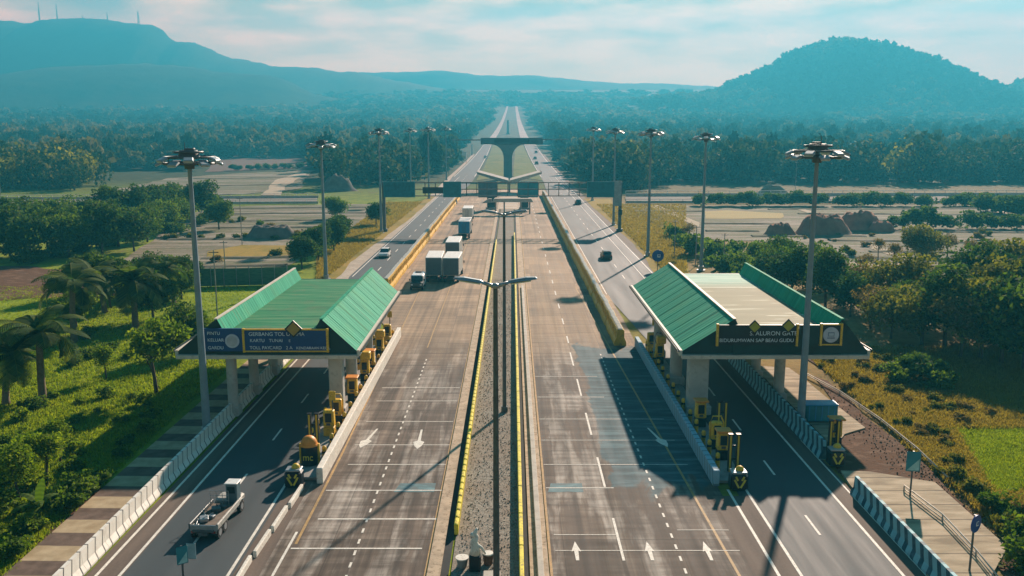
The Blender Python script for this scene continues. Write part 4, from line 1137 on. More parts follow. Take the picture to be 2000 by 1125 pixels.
# ================================================================== vehicles
def wheel(parent, x, y, r=.34, w=.24, name="wheel"):
    b = MB(); b.disk((0, 0, 0), r, w, 18, 0, 'X'); o = b.build(name, M_blk, parent, (x, y, r))
    c = MB(); c.disk((0, 0, 0), r * .58, w + .03, 14, 0, 'X'); c.build("rim", M_steel, o)
    return o
def car(loc, rz, label, paint, glassm=None):
    """front at +y"""
    root = thing("car", loc, label, "car", None, rz)
    L, Wd = 4.3, 1.75
    sec = [(-2.15, .45, .72), (-2.1, .3, .95), (-1.5, .24, 1.0), (1.0, .24, .96), (1.9, .27, .80), (2.15, .38, .62)]
    b = MB(); V = []
    for (y, z0, z1) in sec:
        w = Wd / 2 * (1 if abs(y) < 2 else .9)
        V += [(-w, y, z0), (-w, y, (z0 + z1) / 2 + .06), (-w * .92, y, z1), (w * .92, y, z1), (w, y, (z0 + z1) / 2 + .06), (w, y, z0)]
    F = [(6 * k + i, 6 * k + (i + 1) % 6, 6 * k + 6 + (i + 1) % 6, 6 * k + 6 + i) for k in range(5) for i in range(6)] + [(0, 1, 2, 3, 4, 5), (35, 34, 33, 32, 31, 30)]
    b.add(V, F, 0); body = b.build("body", paint, root)
    cab = [(-1.75, 1.0), (-1.35, 1.44), (.25, 1.46), (1.05, .98)]
    b = MB(); V = []
    for (y, z) in cab:
        w = Wd / 2 * (.9 if z < 1.2 else .74)
        V += [(-w, y, z), (w, y, z)]
    b.add(V, [(0, 1, 3, 2), (4, 5, 7, 6), (0, 2, 4, 6), (1, 7, 5, 3)], 0); b.add(V, [(6, 7, 1, 0)], 0); b.build("windows", glassm or M_glass, root)
    b = MB(); b.box((0, -.55, 1.47), (Wd * .72, 1.55, .06), bev=.02); b.build("roof", paint, root)
    for sx in (-1, 1):
        for yy in (-1.3, 1.32): wheel(root, sx * .8, yy)
        b = MB(); b.box((sx * .62, 2.1, .66), (.34, .08, .14)); b.build("headlight", M_lens, root)
        b = MB(); b.box((sx * .66, -2.12, .8), (.3, .07, .16)); b.build("taillight", M_red, root)
        b = MB(); b.box((sx * .98, .72, 1.0), (.16, .1, .12), bev=.03); b.build("mirror", paint, root)
    return root
M_darkp = simple("dark_vehicle_paint", (.03, .045, .05), .35, 0, .1, 2, spec=.5)
M_silver = simple("silver_vehicle_paint", (.42, .44, .45), .35, .3, .05, 2, spec=.5)
p = G(752, 501); car((p.x, p.y, 0), math.pi, "silver white car driving on the asphalt beside the yellow barriers", M_white_p)
p = G(1184, 505); car((p.x, p.y, 0), 0, "dark car driving on the asphalt between yellow barriers and round blue sign", M_darkp)
p = G(1129, 399); car((p.x, p.y, 0), 0, "small black car at the road edge just under the gantry", M_darkp)
for px, py, lab, mt in ((948, 309, "grey car coming along the road past the T shaped pier's grass", M_silver), (1047, 299, "farthest dark car on the road curving past the T shaped pier", M_darkp), (1045, 311, "dark car in the middle of three on the curving far road", M_darkp), (1048, 321, "dark car last of the three on the curving far road", M_darkp)):
    p = G(px, py); o = car(p, 0 if px > 1000 else math.pi, lab, mt); o.scale = (1.25,) * 3
p = G(884, 398); car((p.x + .5, p.y, 0), math.pi, "dark car at the far tip of the yellow barrier row beneath the gantry", M_darkp)

def lorry(loc, rz, label, L, Hh, paint, doorm, cabm, facing):
    """box at the back (-y), cab at the front (+y)"""
    root = thing("lorry", loc, label, "lorry", None, rz)
    b = MB(); b.box((0, 0, 1.1 + (Hh - 1.1) / 2), (2.45, L, Hh - 1.1), bev=.05); bx = b.build("cargo_box", paint, root)
    c = MB(); c.box((0, -L / 2 - .02, 1.12 + (Hh - 1.15) / 2), (2.3, .06, Hh - 1.3))
    c.box((0, -L / 2 - .06, 1.1 + (Hh - 1.1) / 2), (.06, .04, Hh - 1.3), 1)
    for s in (-.35, .35): c.box((s, -L / 2 - .07, 2.2), (.05, .05, 1.9), 1)
    c.build("rear_doors", [doorm, M_steel_dark], bx)
    c = MB()
    for k in range(int(L / .8)): 
        for s in (-1, 1): c.box((s * 1.235, -L / 2 + .5 + k * .8, 1.1 + (Hh - 1.1) / 2), (.03, .07, Hh - 1.25))
    c.build("side_ribs", paint, bx)
    b = MB(); b.box((0, .8, .8), (1.0, L + 2.4, .3)); b.box((0, -L / 2, .62), (2.3, .12, .2)); b.build("chassis", M_dark, root)
    b = MB(); b.box((0, L / 2 + 1.2, 1.55), (2.3, 1.7, 2.0), bev=.18, top=(.94, .86)); cb = b.build("cab", cabm, root)
    c = MB(); c.box((0, L / 2 + 2.0, 1.95), (2.0, .12, .8), rx=R(8)); c.build("windscreen", M_glass, cb)
    c = MB(); c.box((0, L / 2 + 2.06, .85), (2.1, .1, .5)); c.build("grille", M_dark, cb)
    for s in (-1, 1):
        c = MB(); c.box((s * 1.32, L / 2 + 1.7, 1.9), (.18, .1, .42), bev=.03); c.build("mirror", M_dark, cb)
        c = MB(); c.box((s * .85, L / 2 + 2.1, .85), (.34, .06, .2)); c.build("headlight", M_lens, cb)
        for yy in (-L / 2 + .8, -L / 2 + 1.9, L / 2 + 1.1): wheel(root, s * 1.02, yy, .5, .34)
        c = MB(); c.box((s * .95, -L / 2 - .05, .78), (.3, .08, .14)); c.build("taillight", M_red, root)
    return root
M_box_w = simple("white_cargo_panel", (.76, .73, .68), .5, 0, .06, .8, False, .4, (.62, .58, .52))
M_door_d = simple("dark_cargo_door", (.10, .115, .13), .6, 0, .12, 1.0)
p = G(846, 553); lorry((p.x, p.y + 4.1, 0), .02, "tall white box lorry with dark rear doors, twin nearer the yellow barriers", 7.6, 3.85, M_box_w, M_door_d, M_white_p, 1)
p = G(877, 553); lorry((p.x + .35, p.y + 3.8, 0), -.02, "tall white box lorry with dark rear doors, twin nearer the open lane", 7.2, 3.8, M_box_w, M_door_d, M_white_p, 1)
p = G(884, 514); lorry((p.x, p.y + 4, 0), 0, "pale box lorry queued directly ahead of the side by side pair", 8.5, 3.7, M_box_w, M_door_d, M_white_p, 1)
p = G(903, 466); lorry((p.x + .4, p.y + 4, 0), 0, "white topped lorry with bright blue rear doors in the queue", 9, 3.7, M_box_w, M_bluep, M_bluep, 1)
p = G(912, 436); lorry((p.x, p.y + 6, 0), 0, "cream box lorry heading the waiting queue", 8, 3.5, M_box_w, M_box_w, M_white_p, 1)
# small white van facing the camera
p = G(813, 569)
root = thing("delivery_van", (p.x, p.y + 2.6, 0), "small white delivery van facing the toll canopy with dark windscreen", "van", None, math.pi)
b = MB(); b.box((0, -.5, 1.25), (1.85, 3.6, 1.7), bev=.16); b.build("body", M_white_p, root)
b = MB(); b.box((0, 1.75, .85), (1.8, 1.2, .9), bev=.18); b.build("bonnet", M_darkp, root)
b = MB(); b.box((0, 1.42, 1.62), (1.6, .3, .75), rx=R(30)); b.build("windscreen", M_glass, root)
b = MB(); b.box((0, -1.3, 2.18), (.9, .5, .14), bev=.04); b.build("roof_hatch", M_dark, root)
for s in (-1, 1):
    for yy in (-1.5, 1.6): wheel(root, s * .82, yy, .36)
    b = MB(); b.box((s * .65, 2.35, .9), (.3, .08, .18)); b.build("headlight", M_lens, root)
    b = MB(); b.box((s * 1.05, 1.3, 1.45), (.2, .12, .26), bev=.03); b.build("mirror", M_dark, root)

# flatbed truck on the near service road
root = thing("flatbed_truck", (-17.45, 46.0, 0), "grey white flatbed truck with narrow upright cab and scrap on its open bed", "truck", None, R(-3)); root.scale = (.74, .74, .74)
M_bed = simple("chipped_white_metal", (.40, .39, .35), .55, 0, .2, 2.0, False, .4, (.20, .17, .14))
b = MB(); b.box((0, 2.6, .78), (1.7, 5.6, .22), bev=.03); b.box((0, 2.6, .58), (.7, 5.8, .24)); b.build("chassis", M_steel_dark, root)
b = MB(); b.box((0, 2.2, .95), (2.1, 4.4, .12)); b.build("bed", simple("bed_planks", (.17, .13, .10), .85, 0, .3, 2.5), root)
for s in (-1, 1):
    b = MB(); b.box((s * 1.08, 2.2, 1.12), (.16, 4.6, .46), bev=.04); b.build("side_rail", M_bed if s > 0 else M_steel_dark, root)
b = MB(); b.box((0, -.05, 1.0), (2.1, .12, .5), bev=.03)
for k in (-.8, -.3, .2, .7): b.box((k, -.12, .95), (.08, .06, .5))
b.build("tail_board", M_steel, root)
b = MB(); b.box((.48, 5.0, 1.75), (.92, .9, 1.7), bev=.06); cb = b.build("cab", simple("slate_cab_paint", (.10, .15, .17), .45, 0, .15, 1.5), root)
c = MB(); c.box((.48, 5.0, 2.64), (1.08, 1.1, .1), bev=.03); c.build("cab_roof", M_white_p, cb)
c = MB(); c.box((.48, 4.53, 2.1), (.62, .05, .55)); c.build("rear_window", M_glass, cb)
c = MB(); c.box((.48, 5.47, 2.1), (.7, .06, .6)); c.build("windscreen", M_glass, cb)
b = MB(); b.box((0, 5.45, 1.0), (2.0, 1.5, .55), bev=.14); b.build("bonnet", M_bed, root)
for s in (-1, 1):
    for yy in (.5, 1.55, 5.2): wheel(root, s * .92, yy, .46, .3)
    for yy in (.5, 1.55, 5.2):
        b = MB(); b.path([(s * .95, yy - .55, .55), (s * .98, yy - .42, .92), (s * .98, yy, 1.03), (s * .98, yy + .42, .92), (s * .95, yy + .55, .55)], .07, 6); b.build("mudguard", M_bed, root)
    b = MB(); b.box((s * .8, -.14, .72), (.26, .08, .14)); b.build("taillight", M_red, root)
b = MB()
for k in (0, .33, .66, 1.0):
    b.tube((-1.0 + 1.5 * k, 3.9, 1.0), (-1.0 + 1.5 * k, 3.9, 2.3), .025, .025, 6)
for z in (1.5, 1.9, 2.3): b.tube((-1.0, 3.9, z), (.5, 3.9, z), .025, .025, 6)
b.build("headboard_frame", M_steel, root)
for (x, y, z, n, lab, m) in ((-.45, 1.2, 1.01, 7, "heap of bent pale scrap rods at the tail of the truck bed", M_steel), (-.2, 3.0, 1.01, 6, "dark scrap pile in front of the truck's frame headboard", M_steel_dark)):
    b = MB()
    for k in range(n * 2):
        a = rnd.uniform(0, math.pi); l = rnd.uniform(.4, .9); px, py = x + rnd.uniform(-.35, .35), y + rnd.uniform(-.7, .7)
        b.tube((px - math.cos(a) * l / 2, py - math.sin(a) * l / 2, z + rnd.uniform(.04, .2)), (px + math.cos(a) * l / 2, py + math.sin(a) * l / 2, z + rnd.uniform(.06, .5)), .035, .03, 6)
    b.box((x, y, z + .16), (.7, .8, .3), rz=.4, bev=.05); b.box((x + .4, y + .5, z + .13), (.5, .4, .24), rz=-.3, bev=.04)
    o = b.build("scrap_heap", m); M_ = Matrix.Rotation(R(-3), 4, 'Z'); o.location = (-17.45, 46.0, 0); o.rotation_euler = (0, 0, R(-3)); o.scale = (.74, .74, .74)
    tag(o, lab, "scrap heap")

# poles with wires far and near
def pole(px, py, top, label, r=.09):
    p = G(px, py); zt = at_dist(px, top, p.y).z
    root = thing("utility_pole", p, label, "utility pole", "thin poles in the fields")
    b = MB(); b.tube((0, 0, 0), (0, 0, zt - p.z), r, r * .7, 8); b.build("shaft", M_concr, root)
    b = MB(); b.box((0, 0, zt - p.z - .3), (1.2, .1, .1)); b.build("crossarm", M_steel_dark, root)
for a in ((425, 622, 488, "thin pale pole in front of the green canopy on the lawn"), (473, 478, 385, "thin pole standing in the tan field before the dark mound"), (6, 425, 340, "thin pole at the edge of the tree row by the crossing road"), (441, 545, 470, "thin pole at the green netting fence"),
          (1413, 520, 455, "thin pole in the bushes beside the mast behind the tan canopy"), (1552, 392, 315, "pale pole on the crossing road against the woods"), (1358, 520, 440, "grey pole close to the mast behind the tan canopy"), (1317, 500, 430, "thin pole behind the round blue sign")):
    pole(*a)
# ================================================================== vegetation
M_bark = simple("bark", (.085, .062, .045), .9, 0, .3, 4.0)
M_palmbark = simple("palm_bark", (.16, .115, .075), .9, 0, .3, 5.0)
L_deep = leaf_mat("deep_green_leaves", (.020, .046, .013), (.050, .10, .020), (.14, .19, .03), .4)
L_mid = leaf_mat("mid_green_leaves", (.035, .070, .010), (.09, .15, .018), (.20, .25, .03), .46)
L_bright = leaf_mat("bright_green_leaves", (.07, .12, .010), (.16, .23, .016), (.30, .34, .03), .5)
L_olive = leaf_mat("olive_leaves", (.06, .07, .015), (.14, .14, .025), (.27, .24, .04), .45, .08)
L_dry = leaf_mat("dry_leaves", (.10, .07, .03), (.20, .14, .055), (.30, .22, .08), .4)
L_palm = leaf_mat("palm_leaves", (.022, .048, .012), (.055, .10, .02), (.18, .19, .04), .42)
L_wood = leaf_mat("far_wood_leaves", (.010, .028, .014), (.034, .066, .026), (.20, .17, .075), .2, .03)
L_grass = leaf_mat("grass_blades", (.10, .15, .012), (.21, .27, .018), (.36, .37, .03), .55)
L_gold = leaf_mat("golden_blades", (.15, .11, .025), (.27, .19, .05), (.38, .29, .07), .5)

def leaf_quads(C, size, g, flat=.0, asp=.55, up=0.35):
    """random leaf faces (folded rhombus) at centres C"""
    N = len(C)
    n = g.normal(size=(N, 3)); n[:, 2] += up; n /= np.linalg.norm(n, axis=1)[:, None]
    a = g.normal(size=(N, 3)); a -= (a * n).sum(1)[:, None] * n; a /= np.linalg.norm(a, axis=1)[:, None]
    b = np.cross(n, a)
    s = (size * g.uniform(.6, 1.35, N))[:, None]
    V = np.stack([C - a * s, C + b * s * asp - n * s * .12, C + a * s, C - b * s * asp - n * s * .12], 1)
    return V
def crown_pts(g, rx, ry, rz, z0, n_cl, per, cl=.38, gap=.0):
    """leaf centres in clumps through an ellipsoid, with clump tint"""
    d = g.normal(size=(n_cl, 3)); d /= np.linalg.norm(d, axis=1)[:, None]
    r = g.uniform(.35, 1.0, n_cl) ** .6
    c = d * r[:, None] * np.array([rx, ry, rz]) * .78
    nl = max(3, n_cl // 13)                                  # uneven lobes, some of them standing out of the crown
    lc = g.normal(size=(nl, 3)); lc /= np.linalg.norm(lc, axis=1)[:, None]; lc[:, 2] = lc[:, 2] * .75 + .12
    lc = lc * g.uniform(.35, .92, nl)[:, None] * np.array([rx, ry, rz]) * .8
    own = g.integers(0, nl, n_cl); k_ = g.random(n_cl) < .72
    c = np.where(k_[:, None], lc[own] + d * (r * g.uniform(.25, .5, n_cl))[:, None] * np.array([rx, ry, rz]) * .85, c)
    c[:, 2] = np.where(c[:, 2] < -rz * .55, c[:, 2] * .5, c[:, 2])
    sc = g.uniform(.6, 1.3, n_cl) * cl * min(rx, rz)
    e = g.normal(size=(n_cl, per, 3)); e /= np.linalg.norm(e, axis=2)[:, :, None]
    e *= g.uniform(.45, 1.0, (n_cl, per, 1)) ** .5
    p = c[:, None, :] + e * sc[:, None, None] * np.array([1.15, 1.15, .8])
    tn = np.clip(g.normal(.48, .2, n_cl)[:, None] + g.normal(0, .13, (n_cl, per)), 0, 1)
    p[:, :, 2] += z0
    return p.reshape(-1, 3), tn.reshape(-1), c + np.array([0, 0, z0])

def make_tree(name, g, h, rx, rz, mat, n_cl=60, per=60, leaf=.22, bare=.35, asp=.55):
    """(trunk mesh, crown mesh)"""
    zc = h - rz * .98
    P, T, C = crown_pts(g, rx, rx, rz, zc, n_cl, per)
    cm = quad_mesh(name + "_crown", leaf_quads(P, leaf, g, asp=asp), T, mat)
    b = MB()
    lean = g.normal(0, .25, 2)
    top = Vector((lean[0], lean[1], zc + rz * .1))
    b.path([(0, 0, -.1), (lean[0] * .2, lean[1] * .3, zc * .3), (lean[0] * .7, lean[1] * .6, zc * .7), top], [h * .022 + .04, h * .018 + .03, h * .015 + .02, h * .010], 8)
    for k in range(7):
        e = C[g.integers(len(C))]
        s = Vector((lean[0] * .5, lean[1] * .5, zc * (.45 + .07 * k)))
        m_ = s.lerp(Vector(e), .5) + Vector((0, 0, .2))
        b.path([s, m_, e], [h * .011, h * .008, h * .003], 6)
    tr = b.build(name + "_trunk_src", M_bark)
    me = tr.data; bpy.data.objects.remove(tr)
    return me, cm
def place_tree(tpl, loc, label, cat="tree", group=None, rz=None, s=1.0, name="broadleaf_tree", sz=None):
    root = thing(name, loc, label, cat, group, rnd.uniform(0, 6.28) if rz is None else rz)
    root.scale = (s, s, s * (sz or 1))
    add_obj("trunk", tpl[0], root); add_obj("crown", tpl[1], root)
    return root

g = np.random.default_rng(5)
T_deep = [make_tree("deep", g, 10, 4.3, 4.7, L_deep, 90, 62, .30) for _ in range(3)]
T_mid = [make_tree("mid", g, 9, 4.4, 4.1, L_mid, 85, 62, .28) for _ in range(3)]
T_bright = [make_tree("bright", g, 6.5, 2.5, 2.3, L_bright, 48, 62, .19) for _ in range(2)]
T_olive = [make_tree("olive", g, 9, 4.8, 4.2, L_olive, 90, 60, .26) for _ in range(2)]
T_dry = [make_tree("dry", g, 7, 2.6, 2.6, L_dry, 40, 26, .22) for _ in range(2)]
T_DRYW = [make_tree('dryw', g, 8, 3.6, 3.2, L_dry, 55, 34, .24) for _ in range(2)]

# -- bushes: many leaf faces close to the ground
def make_bush(g, r, h, mat, n_cl=26, per=42, leaf=.16):
    P, T, C = crown_pts(g, r, r, h * .62, h * .5, n_cl, per, .45)
    P[:, 2] = np.abs(P[:, 2]) + .03
    return quad_mesh("bush_leaves", leaf_quads(P, leaf, g), T, mat)
B_bright = [make_bush(g, 1.3, 1.5, L_bright) for _ in range(3)]
B_mid = [make_bush(g, 1.4, 1.6, L_mid) for _ in range(3)]
B_deep = [make_bush(g, 1.5, 1.7, L_deep) for _ in range(2)]
B_dry = [make_bush(g, 1.2, 1.1, L_dry, 22, 34, .15) for _ in range(2)]
B_olive = [make_bush(g, 1.3, 1.3, L_olive) for _ in range(2)]
def bush(tpls, loc, label, group, s=1.0, name="bush", kind=None):
    o = add_obj(name, tpls[rnd.randrange(len(tpls))], None, loc)
    o.rotation_euler = (0, 0, rnd.uniform(0, 6.28)); o.scale = (s * rnd.uniform(.9, 1.15), s * rnd.uniform(.9, 1.15), s * rnd.uniform(.85, 1.1))
    return tag(o, label, "bush", group)

# -- palms
def make_palm(g, h, nf, fl, droop):
    b = MB(); pts = []
    bend = g.normal(0, .35, 2)
    for k in range(9):
        q = k / 8
        pts.append((bend[0] * q * q * 1.6, bend[1] * q * q * 1.6, h * q - .1))
    b.path(pts, [.34 - .10 * k / 8 + (.1 if k == 0 else 0) for k in range(9)], 10)
    tr = b.build("palm_trunk_src", M_palmbark); tm = tr.data; bpy.data.objects.remove(tr)
    top = np.array(pts[-1]); Q, T = [], []
    for f in range(nf):
        a = 2 * math.pi * f / nf * 2.4 + g.uniform(-.3, .3)
        el = R(g.uniform(-12, 78)); L = fl * g.uniform(.8, 1.15); dr = droop * g.uniform(.7, 1.3)
        d0 = np.array([math.cos(a), math.sin(a)])
        n = 26; prev = None; tn = np.clip(g.normal(.45 if el > 0 else .7, .15), 0, 1)
        p = top.copy(); ang = el
        for k in range(n):
            step = L / n
            p = p + np.array([d0[0] * math.cos(ang), d0[1] * math.cos(ang), math.sin(ang)]) * step
            ang -= dr / n * (1 + 1.2 * k / n)
            tang = np.array([d0[0] * math.cos(ang), d0[1] * math.cos(ang), math.sin(ang)])
            lat = np.array([-d0[1], d0[0], 0])
            ll = fl * .24 * math.sin(math.pi * min(1, .12 + .9 * k / n)) + .12
            for s in (-1, 1):
                tip = p + lat * s * ll * .85 + tang * ll * .5 + np.array([0, 0, -ll * .22])
                w = tang * .085
                Q.append([p - w, p + w, tip + w * .5, tip - w * .5]); T.append(np.clip(tn + g.normal(0, .12), 0, 1))
            # rachis
            up = np.array([0, 0, .03])
            if prev is not None:
                Q.append([prev - up - lat * .03, prev + up + lat * .03, p + up + lat * .02, p - up - lat * .02]); T.append(.95)
            prev = p.copy()
    cm = quad_mesh("palm_crown", np.array(Q), np.array(T), L_palm)
    return tm, cm
PALM = [make_palm(g, 6.0, 24, 4.2, 1.25), make_palm(g, 4.8, 22, 4.0, 1.0), make_palm(g, 7.0, 22, 4.0, 1.45)]
def palm(i, px, py, s, label):
    p = G(px, py); root = thing("palm_tree", (p.x, p.y, -.05), label, "palm tree", "palms of the grove", rnd.uniform(0, 6))
    root.scale = (s,) * 3
    add_obj("trunk", PALM[i][0], root); add_obj("crown", PALM[i][1], root)
palm(0, 84, 782, 1.0, "big coconut palm with stout brown trunk rising from the sunny lawn")
palm(0, 145, 668, 1.06, "drooping coconut palm with yellowing fronds behind the big palm")
palm(1, 265, 640, 1.15, "upswept coconut palm behind the young lawn tree")
palm(2, 342, 612, .85, "palm nearest to the green canopy's mast among dark foliage")
palm(1, 12, 790, .9, "palm cut by the picture edge beside the big coconut palm")
palm(1, 205, 610, 1.0, "palm half hidden in dark foliage between two taller palms")

# -- near trees on the palm side
def tr(tpl, px, py, s, label, name="broadleaf_tree", group=None, sz=None):
    p = G(px, py); return place_tree(tpl, (p.x, p.y, p.z - .05), label, "tree", group, None, s, name, sz)
tr(T_bright[0], 306, 768, 1.05, "young leafy tree casting a long shadow on the bright lawn")
tr(T_bright[1], 208, 740, .5, "small sapling on the lawn between the big palm and the young tree")
tr(T_mid[0], 372, 690, .62, "yellow green tree pressed between mast pole and green canopy")
tr(T_mid[1], 150, 640, .55, "low tree behind the drooping coconut palm")
tr(T_deep[1], 300, 628, .72, "dark leafy tree behind the young tree's crown")
tr(T_deep[0], 215, 600, .7, "dark round tree at the rear of the grove lawn")
tr(T_mid[2], 355, 585, .6, "dusky tree under the mast beyond the palms")
tr(T_bright[1], 40, 985, .62, "yellow leafed sapling among the shrubs at the lower lawn edge")
tr(T_bright[0], 92, 950, .62, "bright leafy sapling above the banana plant")
tr(T_bright[1], 118, 905, .5, "bushy sapling with small dark leaves above the banana plant")
for px, py, s, m in ((180, 575, .62, 0), (240, 585, .6, 1), (292, 575, .66, 0), (335, 560, .6, 1), (125, 585, .55, 1), (370, 560, .5, 0)):
    tr((T_deep, T_mid)[m][int(px) % 3], px, py, s, "dark leafy tree in the thick foliage right behind the palms".replace("right ", ""), "broadleaf_tree", "foliage behind the palms")
# tree row beyond the grove
k = 0
for px, py, s in ((-30, 505, .95), (20, 500, 1.0), (62, 512, .9), (95, 495, 1.05), (135, 502, 1.0), (168, 488, 1.05), (200, 494, 1.0), (232, 482, 1.0), (262, 490, .85), (288, 472, .9), (320, 456, .95), (352, 446, .9), (400, 428, 1.02), (416, 424, .7),
                  (10, 470, 1.0), (60, 462, 1.0), (110, 455, 1.0), (160, 448, 1.0), (215, 444, 1.0), (262, 438, 1.05), (300, 430, 1.0), (335, 424, 1.05), (372, 420, .95)):
    tr((T_deep + T_mid)[k % 6], px, py, s, "dark green tree in the dense row between grove and tan fields", "broadleaf_tree", "tree row behind the palm grove"); k += 1
tr(T_mid[0], 428, 448, .82, "round crowned tree standing alone on the tan field edge by the tree row")
tr(T_mid[1], 655, 428, .75, "lone tree on the field just beyond the second mast")
tr(T_deep[2], 735, 440, .62, "small dark tree under the gantry's roadside post")
for px, py, s, lab in ((590, 525, .62, "bushy dark tree beyond the green canopy roof, farthest from the road"), (622, 512, .66, "bushy dark tree around the foot of the second mast"), (652, 492, .72, "bushy dark tree on the golden verge past the second mast"), (665, 470, .62, "bushy dark tree last of the clump on the golden verge")):
    tr(T_deep[k % 3], px, py, s, lab); k += 1

for i in range(22):
    px = rnd.uniform(-20, 425); py = 515 - px * .19 + rnd.uniform(-22, 12)
    p = G(px, py); bush(B_deep if rnd.random() < .6 else B_mid, (p.x, p.y, -.2), "undergrowth bush at the foot of the dense tree row", "undergrowth of the tree row", rnd.uniform(1.3, 2.2))
# -- scrub side trees
k = 0
for px, py, s, m in ((1505, 560, .75, 1), (1545, 580, .8, 0), (1590, 560, .85, 1), (1612, 600, .8, 0), (1480, 528, .6, 1), (1450, 545, .55, 1), (1530, 530, .7, 1)):
    tr((T_deep, T_mid)[m][k % 3], px, py, s, "dense green tree in the thicket behind the tan canopy roof", "broadleaf_tree", "thicket behind the tan canopy"); k += 1
for px, py, s, m in ((1660, 618, .72, 0), (1700, 640, .8, 1), (1740, 660, .85, 2), (1775, 640, .8, 1), (1800, 672, .9, 2), (1845, 678, .95, 0), (1875, 700, .95, 1), (1915, 702, 1.0, 2), (1955, 712, 1.05, 0), (2000, 722, 1.1, 1), (2050, 725, 1.1, 2), (1820, 630, .85, 0), (1880, 660, 1.05, 2), (1940, 665, 1.15, 1), (1995, 668, 1.2, 2), (2060, 672, 1.25, 0), (1700, 600, .8, 1), (1760, 615, .85, 2), (1900, 610, 1.0, 0), (1975, 600, 1.05, 2), (2040, 605, 1.1, 1), (1650, 590, .7, 0)):
    tr(T_DRYW[k % 2] if k % 5 == 3 else (T_deep, T_mid, T_olive)[m][k % 2], px, py, s * rnd.uniform(.75, 1.05), "leafy tree in the broad olive wood beside the dry scrub", "broadleaf_tree", "olive wood beyond the scrub"); k += 1
for px, py, s, lab in ((1715, 505, .55, "half bare tree on the tan field near the white track"), (1800, 520, .8, "olive tree in front of the pale fields above the wood"), (1895, 522, .7, "sparse tree right of the olive field tree"), (1345, 470, .6, "bare brown tree behind the round blue sign")):
    tr(T_dry[k % 2] if "bare" in lab or "sparse" in lab else T_olive[0], px, py, s, lab.replace("right of", "beyond")); k += 1
for px, s in ((1752, 1.0), (1790, 1.7), (1832, 1.1), (1846, 1.2), (1892, 1.2), (1930, 1.1), (1970, 1.2), (1998, 1.0)):
    p = G(px, 447); bush(B_deep, (p.x, p.y, -.1), "round dark bush in the line along the field edge beyond the mounds", "round bushes along the field edge", s * 1.9)
for px, py, s in ((1330, 480, 1.2), (1352, 498, 1.5), (1310, 462, 1.1), (1395, 510, 1.6), (1430, 500, 1.4), (1420, 540, 1.7), (1460, 560, 1.6), (1490, 515, 1.5)):
    p = G(px, py); bush(B_mid, (p.x, p.y, -.1), "green bush in the thicket near the masts behind the tan canopy", "bushes by the masts behind the tan canopy", s * 1.5)
# bunds between the terraced plots
M_bund = field_mat('bund_earth', [(.08, .09, .035), (.15, .13, .085), (.22, .19, .14)], .2, .2, .9)
def bund(px0, py0, px1, py1, w=1.5, h=.26):
    a, b_ = G(px0, py0), G(px1, py1); n = max(4, int((b_ - a).length / 3)); b = MB(); V = []
    for i in range(n + 1):
        p = a.lerp(b_, i / n); s = p.x * .11 + p.y * .3
        y = p.y + 1.2 * mn.noise(Vector((s, 1.7, 0))); hh = h * (1 + .6 * mn.noise(Vector((s * 2.3, 4.1, 0)))); ww = w * (1 + .4 * mn.noise(Vector((s * 1.7, 9.1, 0))))
        V += [(p.x, y - ww, -.05), (p.x, y - ww * .35, hh), (p.x, y + ww * .35, hh), (p.x, y + ww, -.05)]
    b.add(V, [(4 * i + j, 4 * i + 4 + j, 4 * i + 5 + j, 4 * i + 1 + j) for i in range(n) for j in range(3)])
    tag(b.build("field_bund", M_bund), kind="structure")
for a in ((1240, 413, 1372, 413), (1500, 409, 1930, 408), (1560, 418, 1960, 420), (1375, 437, 1530, 438), (1640, 430, 1990, 436), (1660, 452, 2040, 455), (1470, 462, 1690, 462), (1620, 470, 2040, 476), (1700, 492, 2050, 496), (1640, 503, 1880, 508), (1380, 452, 1480, 452),
          (440, 408, 720, 405), (455, 418, 715, 416), (430, 432, 690, 430), (400, 446, 660, 444), (330, 468, 620, 466), (395, 505, 570, 503), (400, 520, 560, 518), (350, 350, 610, 346), (260, 366, 590, 360)):
    bund(*a)
# -- shrubs on the lawn and along the pavement
for i in range(52):
    px, py = rnd.uniform(-10, 400), rnd.uniform(775, 960)
    if px > 395 - (py - 770) * 1.02 - 25: continue
    p = G(px, py); bush((B_bright, B_mid)[rnd.random() < .3], (p.x, p.y, -.12), "leafy shrub growing on the lawn beside the banded pavement", "shrubs on the palm lawn", rnd.uniform(.3, .7))
for px, py, s in ((100, 985, .9), (130, 990, 1.0), (165, 975, 1.0), (190, 950, .9), (150, 955, .9), (45, 1045, .9), (70, 1030, .7), (20, 1080, 1.0), (60, 1000, .8), (-5, 1010, 1.2)):
    p = G(px, py); bush(B_mid if s >= .9 else B_bright, (p.x, p.y, -.12), "dark shrub at the red earth edge of the banded pavement", "dark shrubs along the banded pavement", s * .85)
for px, py, s in ((165, 700, .8), (200, 690, .9), (170, 660, .8), (145, 715, .7), (60, 700, .8), (95, 660, .8), (250, 700, .6), (30, 740, .9), (45, 690, 1.0)):
    p = G(px, py); bush(B_mid, (p.x, p.y, -.1), "rounded shrub on the lawn around the palms", "rounded shrubs around the palms", s)
for i in range(100):
    q = rnd.random(); px = 1590 + q * 420 + rnd.uniform(-10, 210) * (1 - q * .4); py = 700 + q * 330 + rnd.uniform(-20, 20) - 10
    if px > 2060: continue
    if px > 1845 + (py - 840) * .6 and 835 < py < 975: continue
    p = G(px, py); tp = rnd.choice([B_dry, B_dry, B_dry, B_olive, B_olive])
    bush(tp, (p.x, p.y, -.1), "tussocky scrub bush on the dry bank beside the beige pavement", "scrub bushes of the dry bank", rnd.uniform(.3, .75))
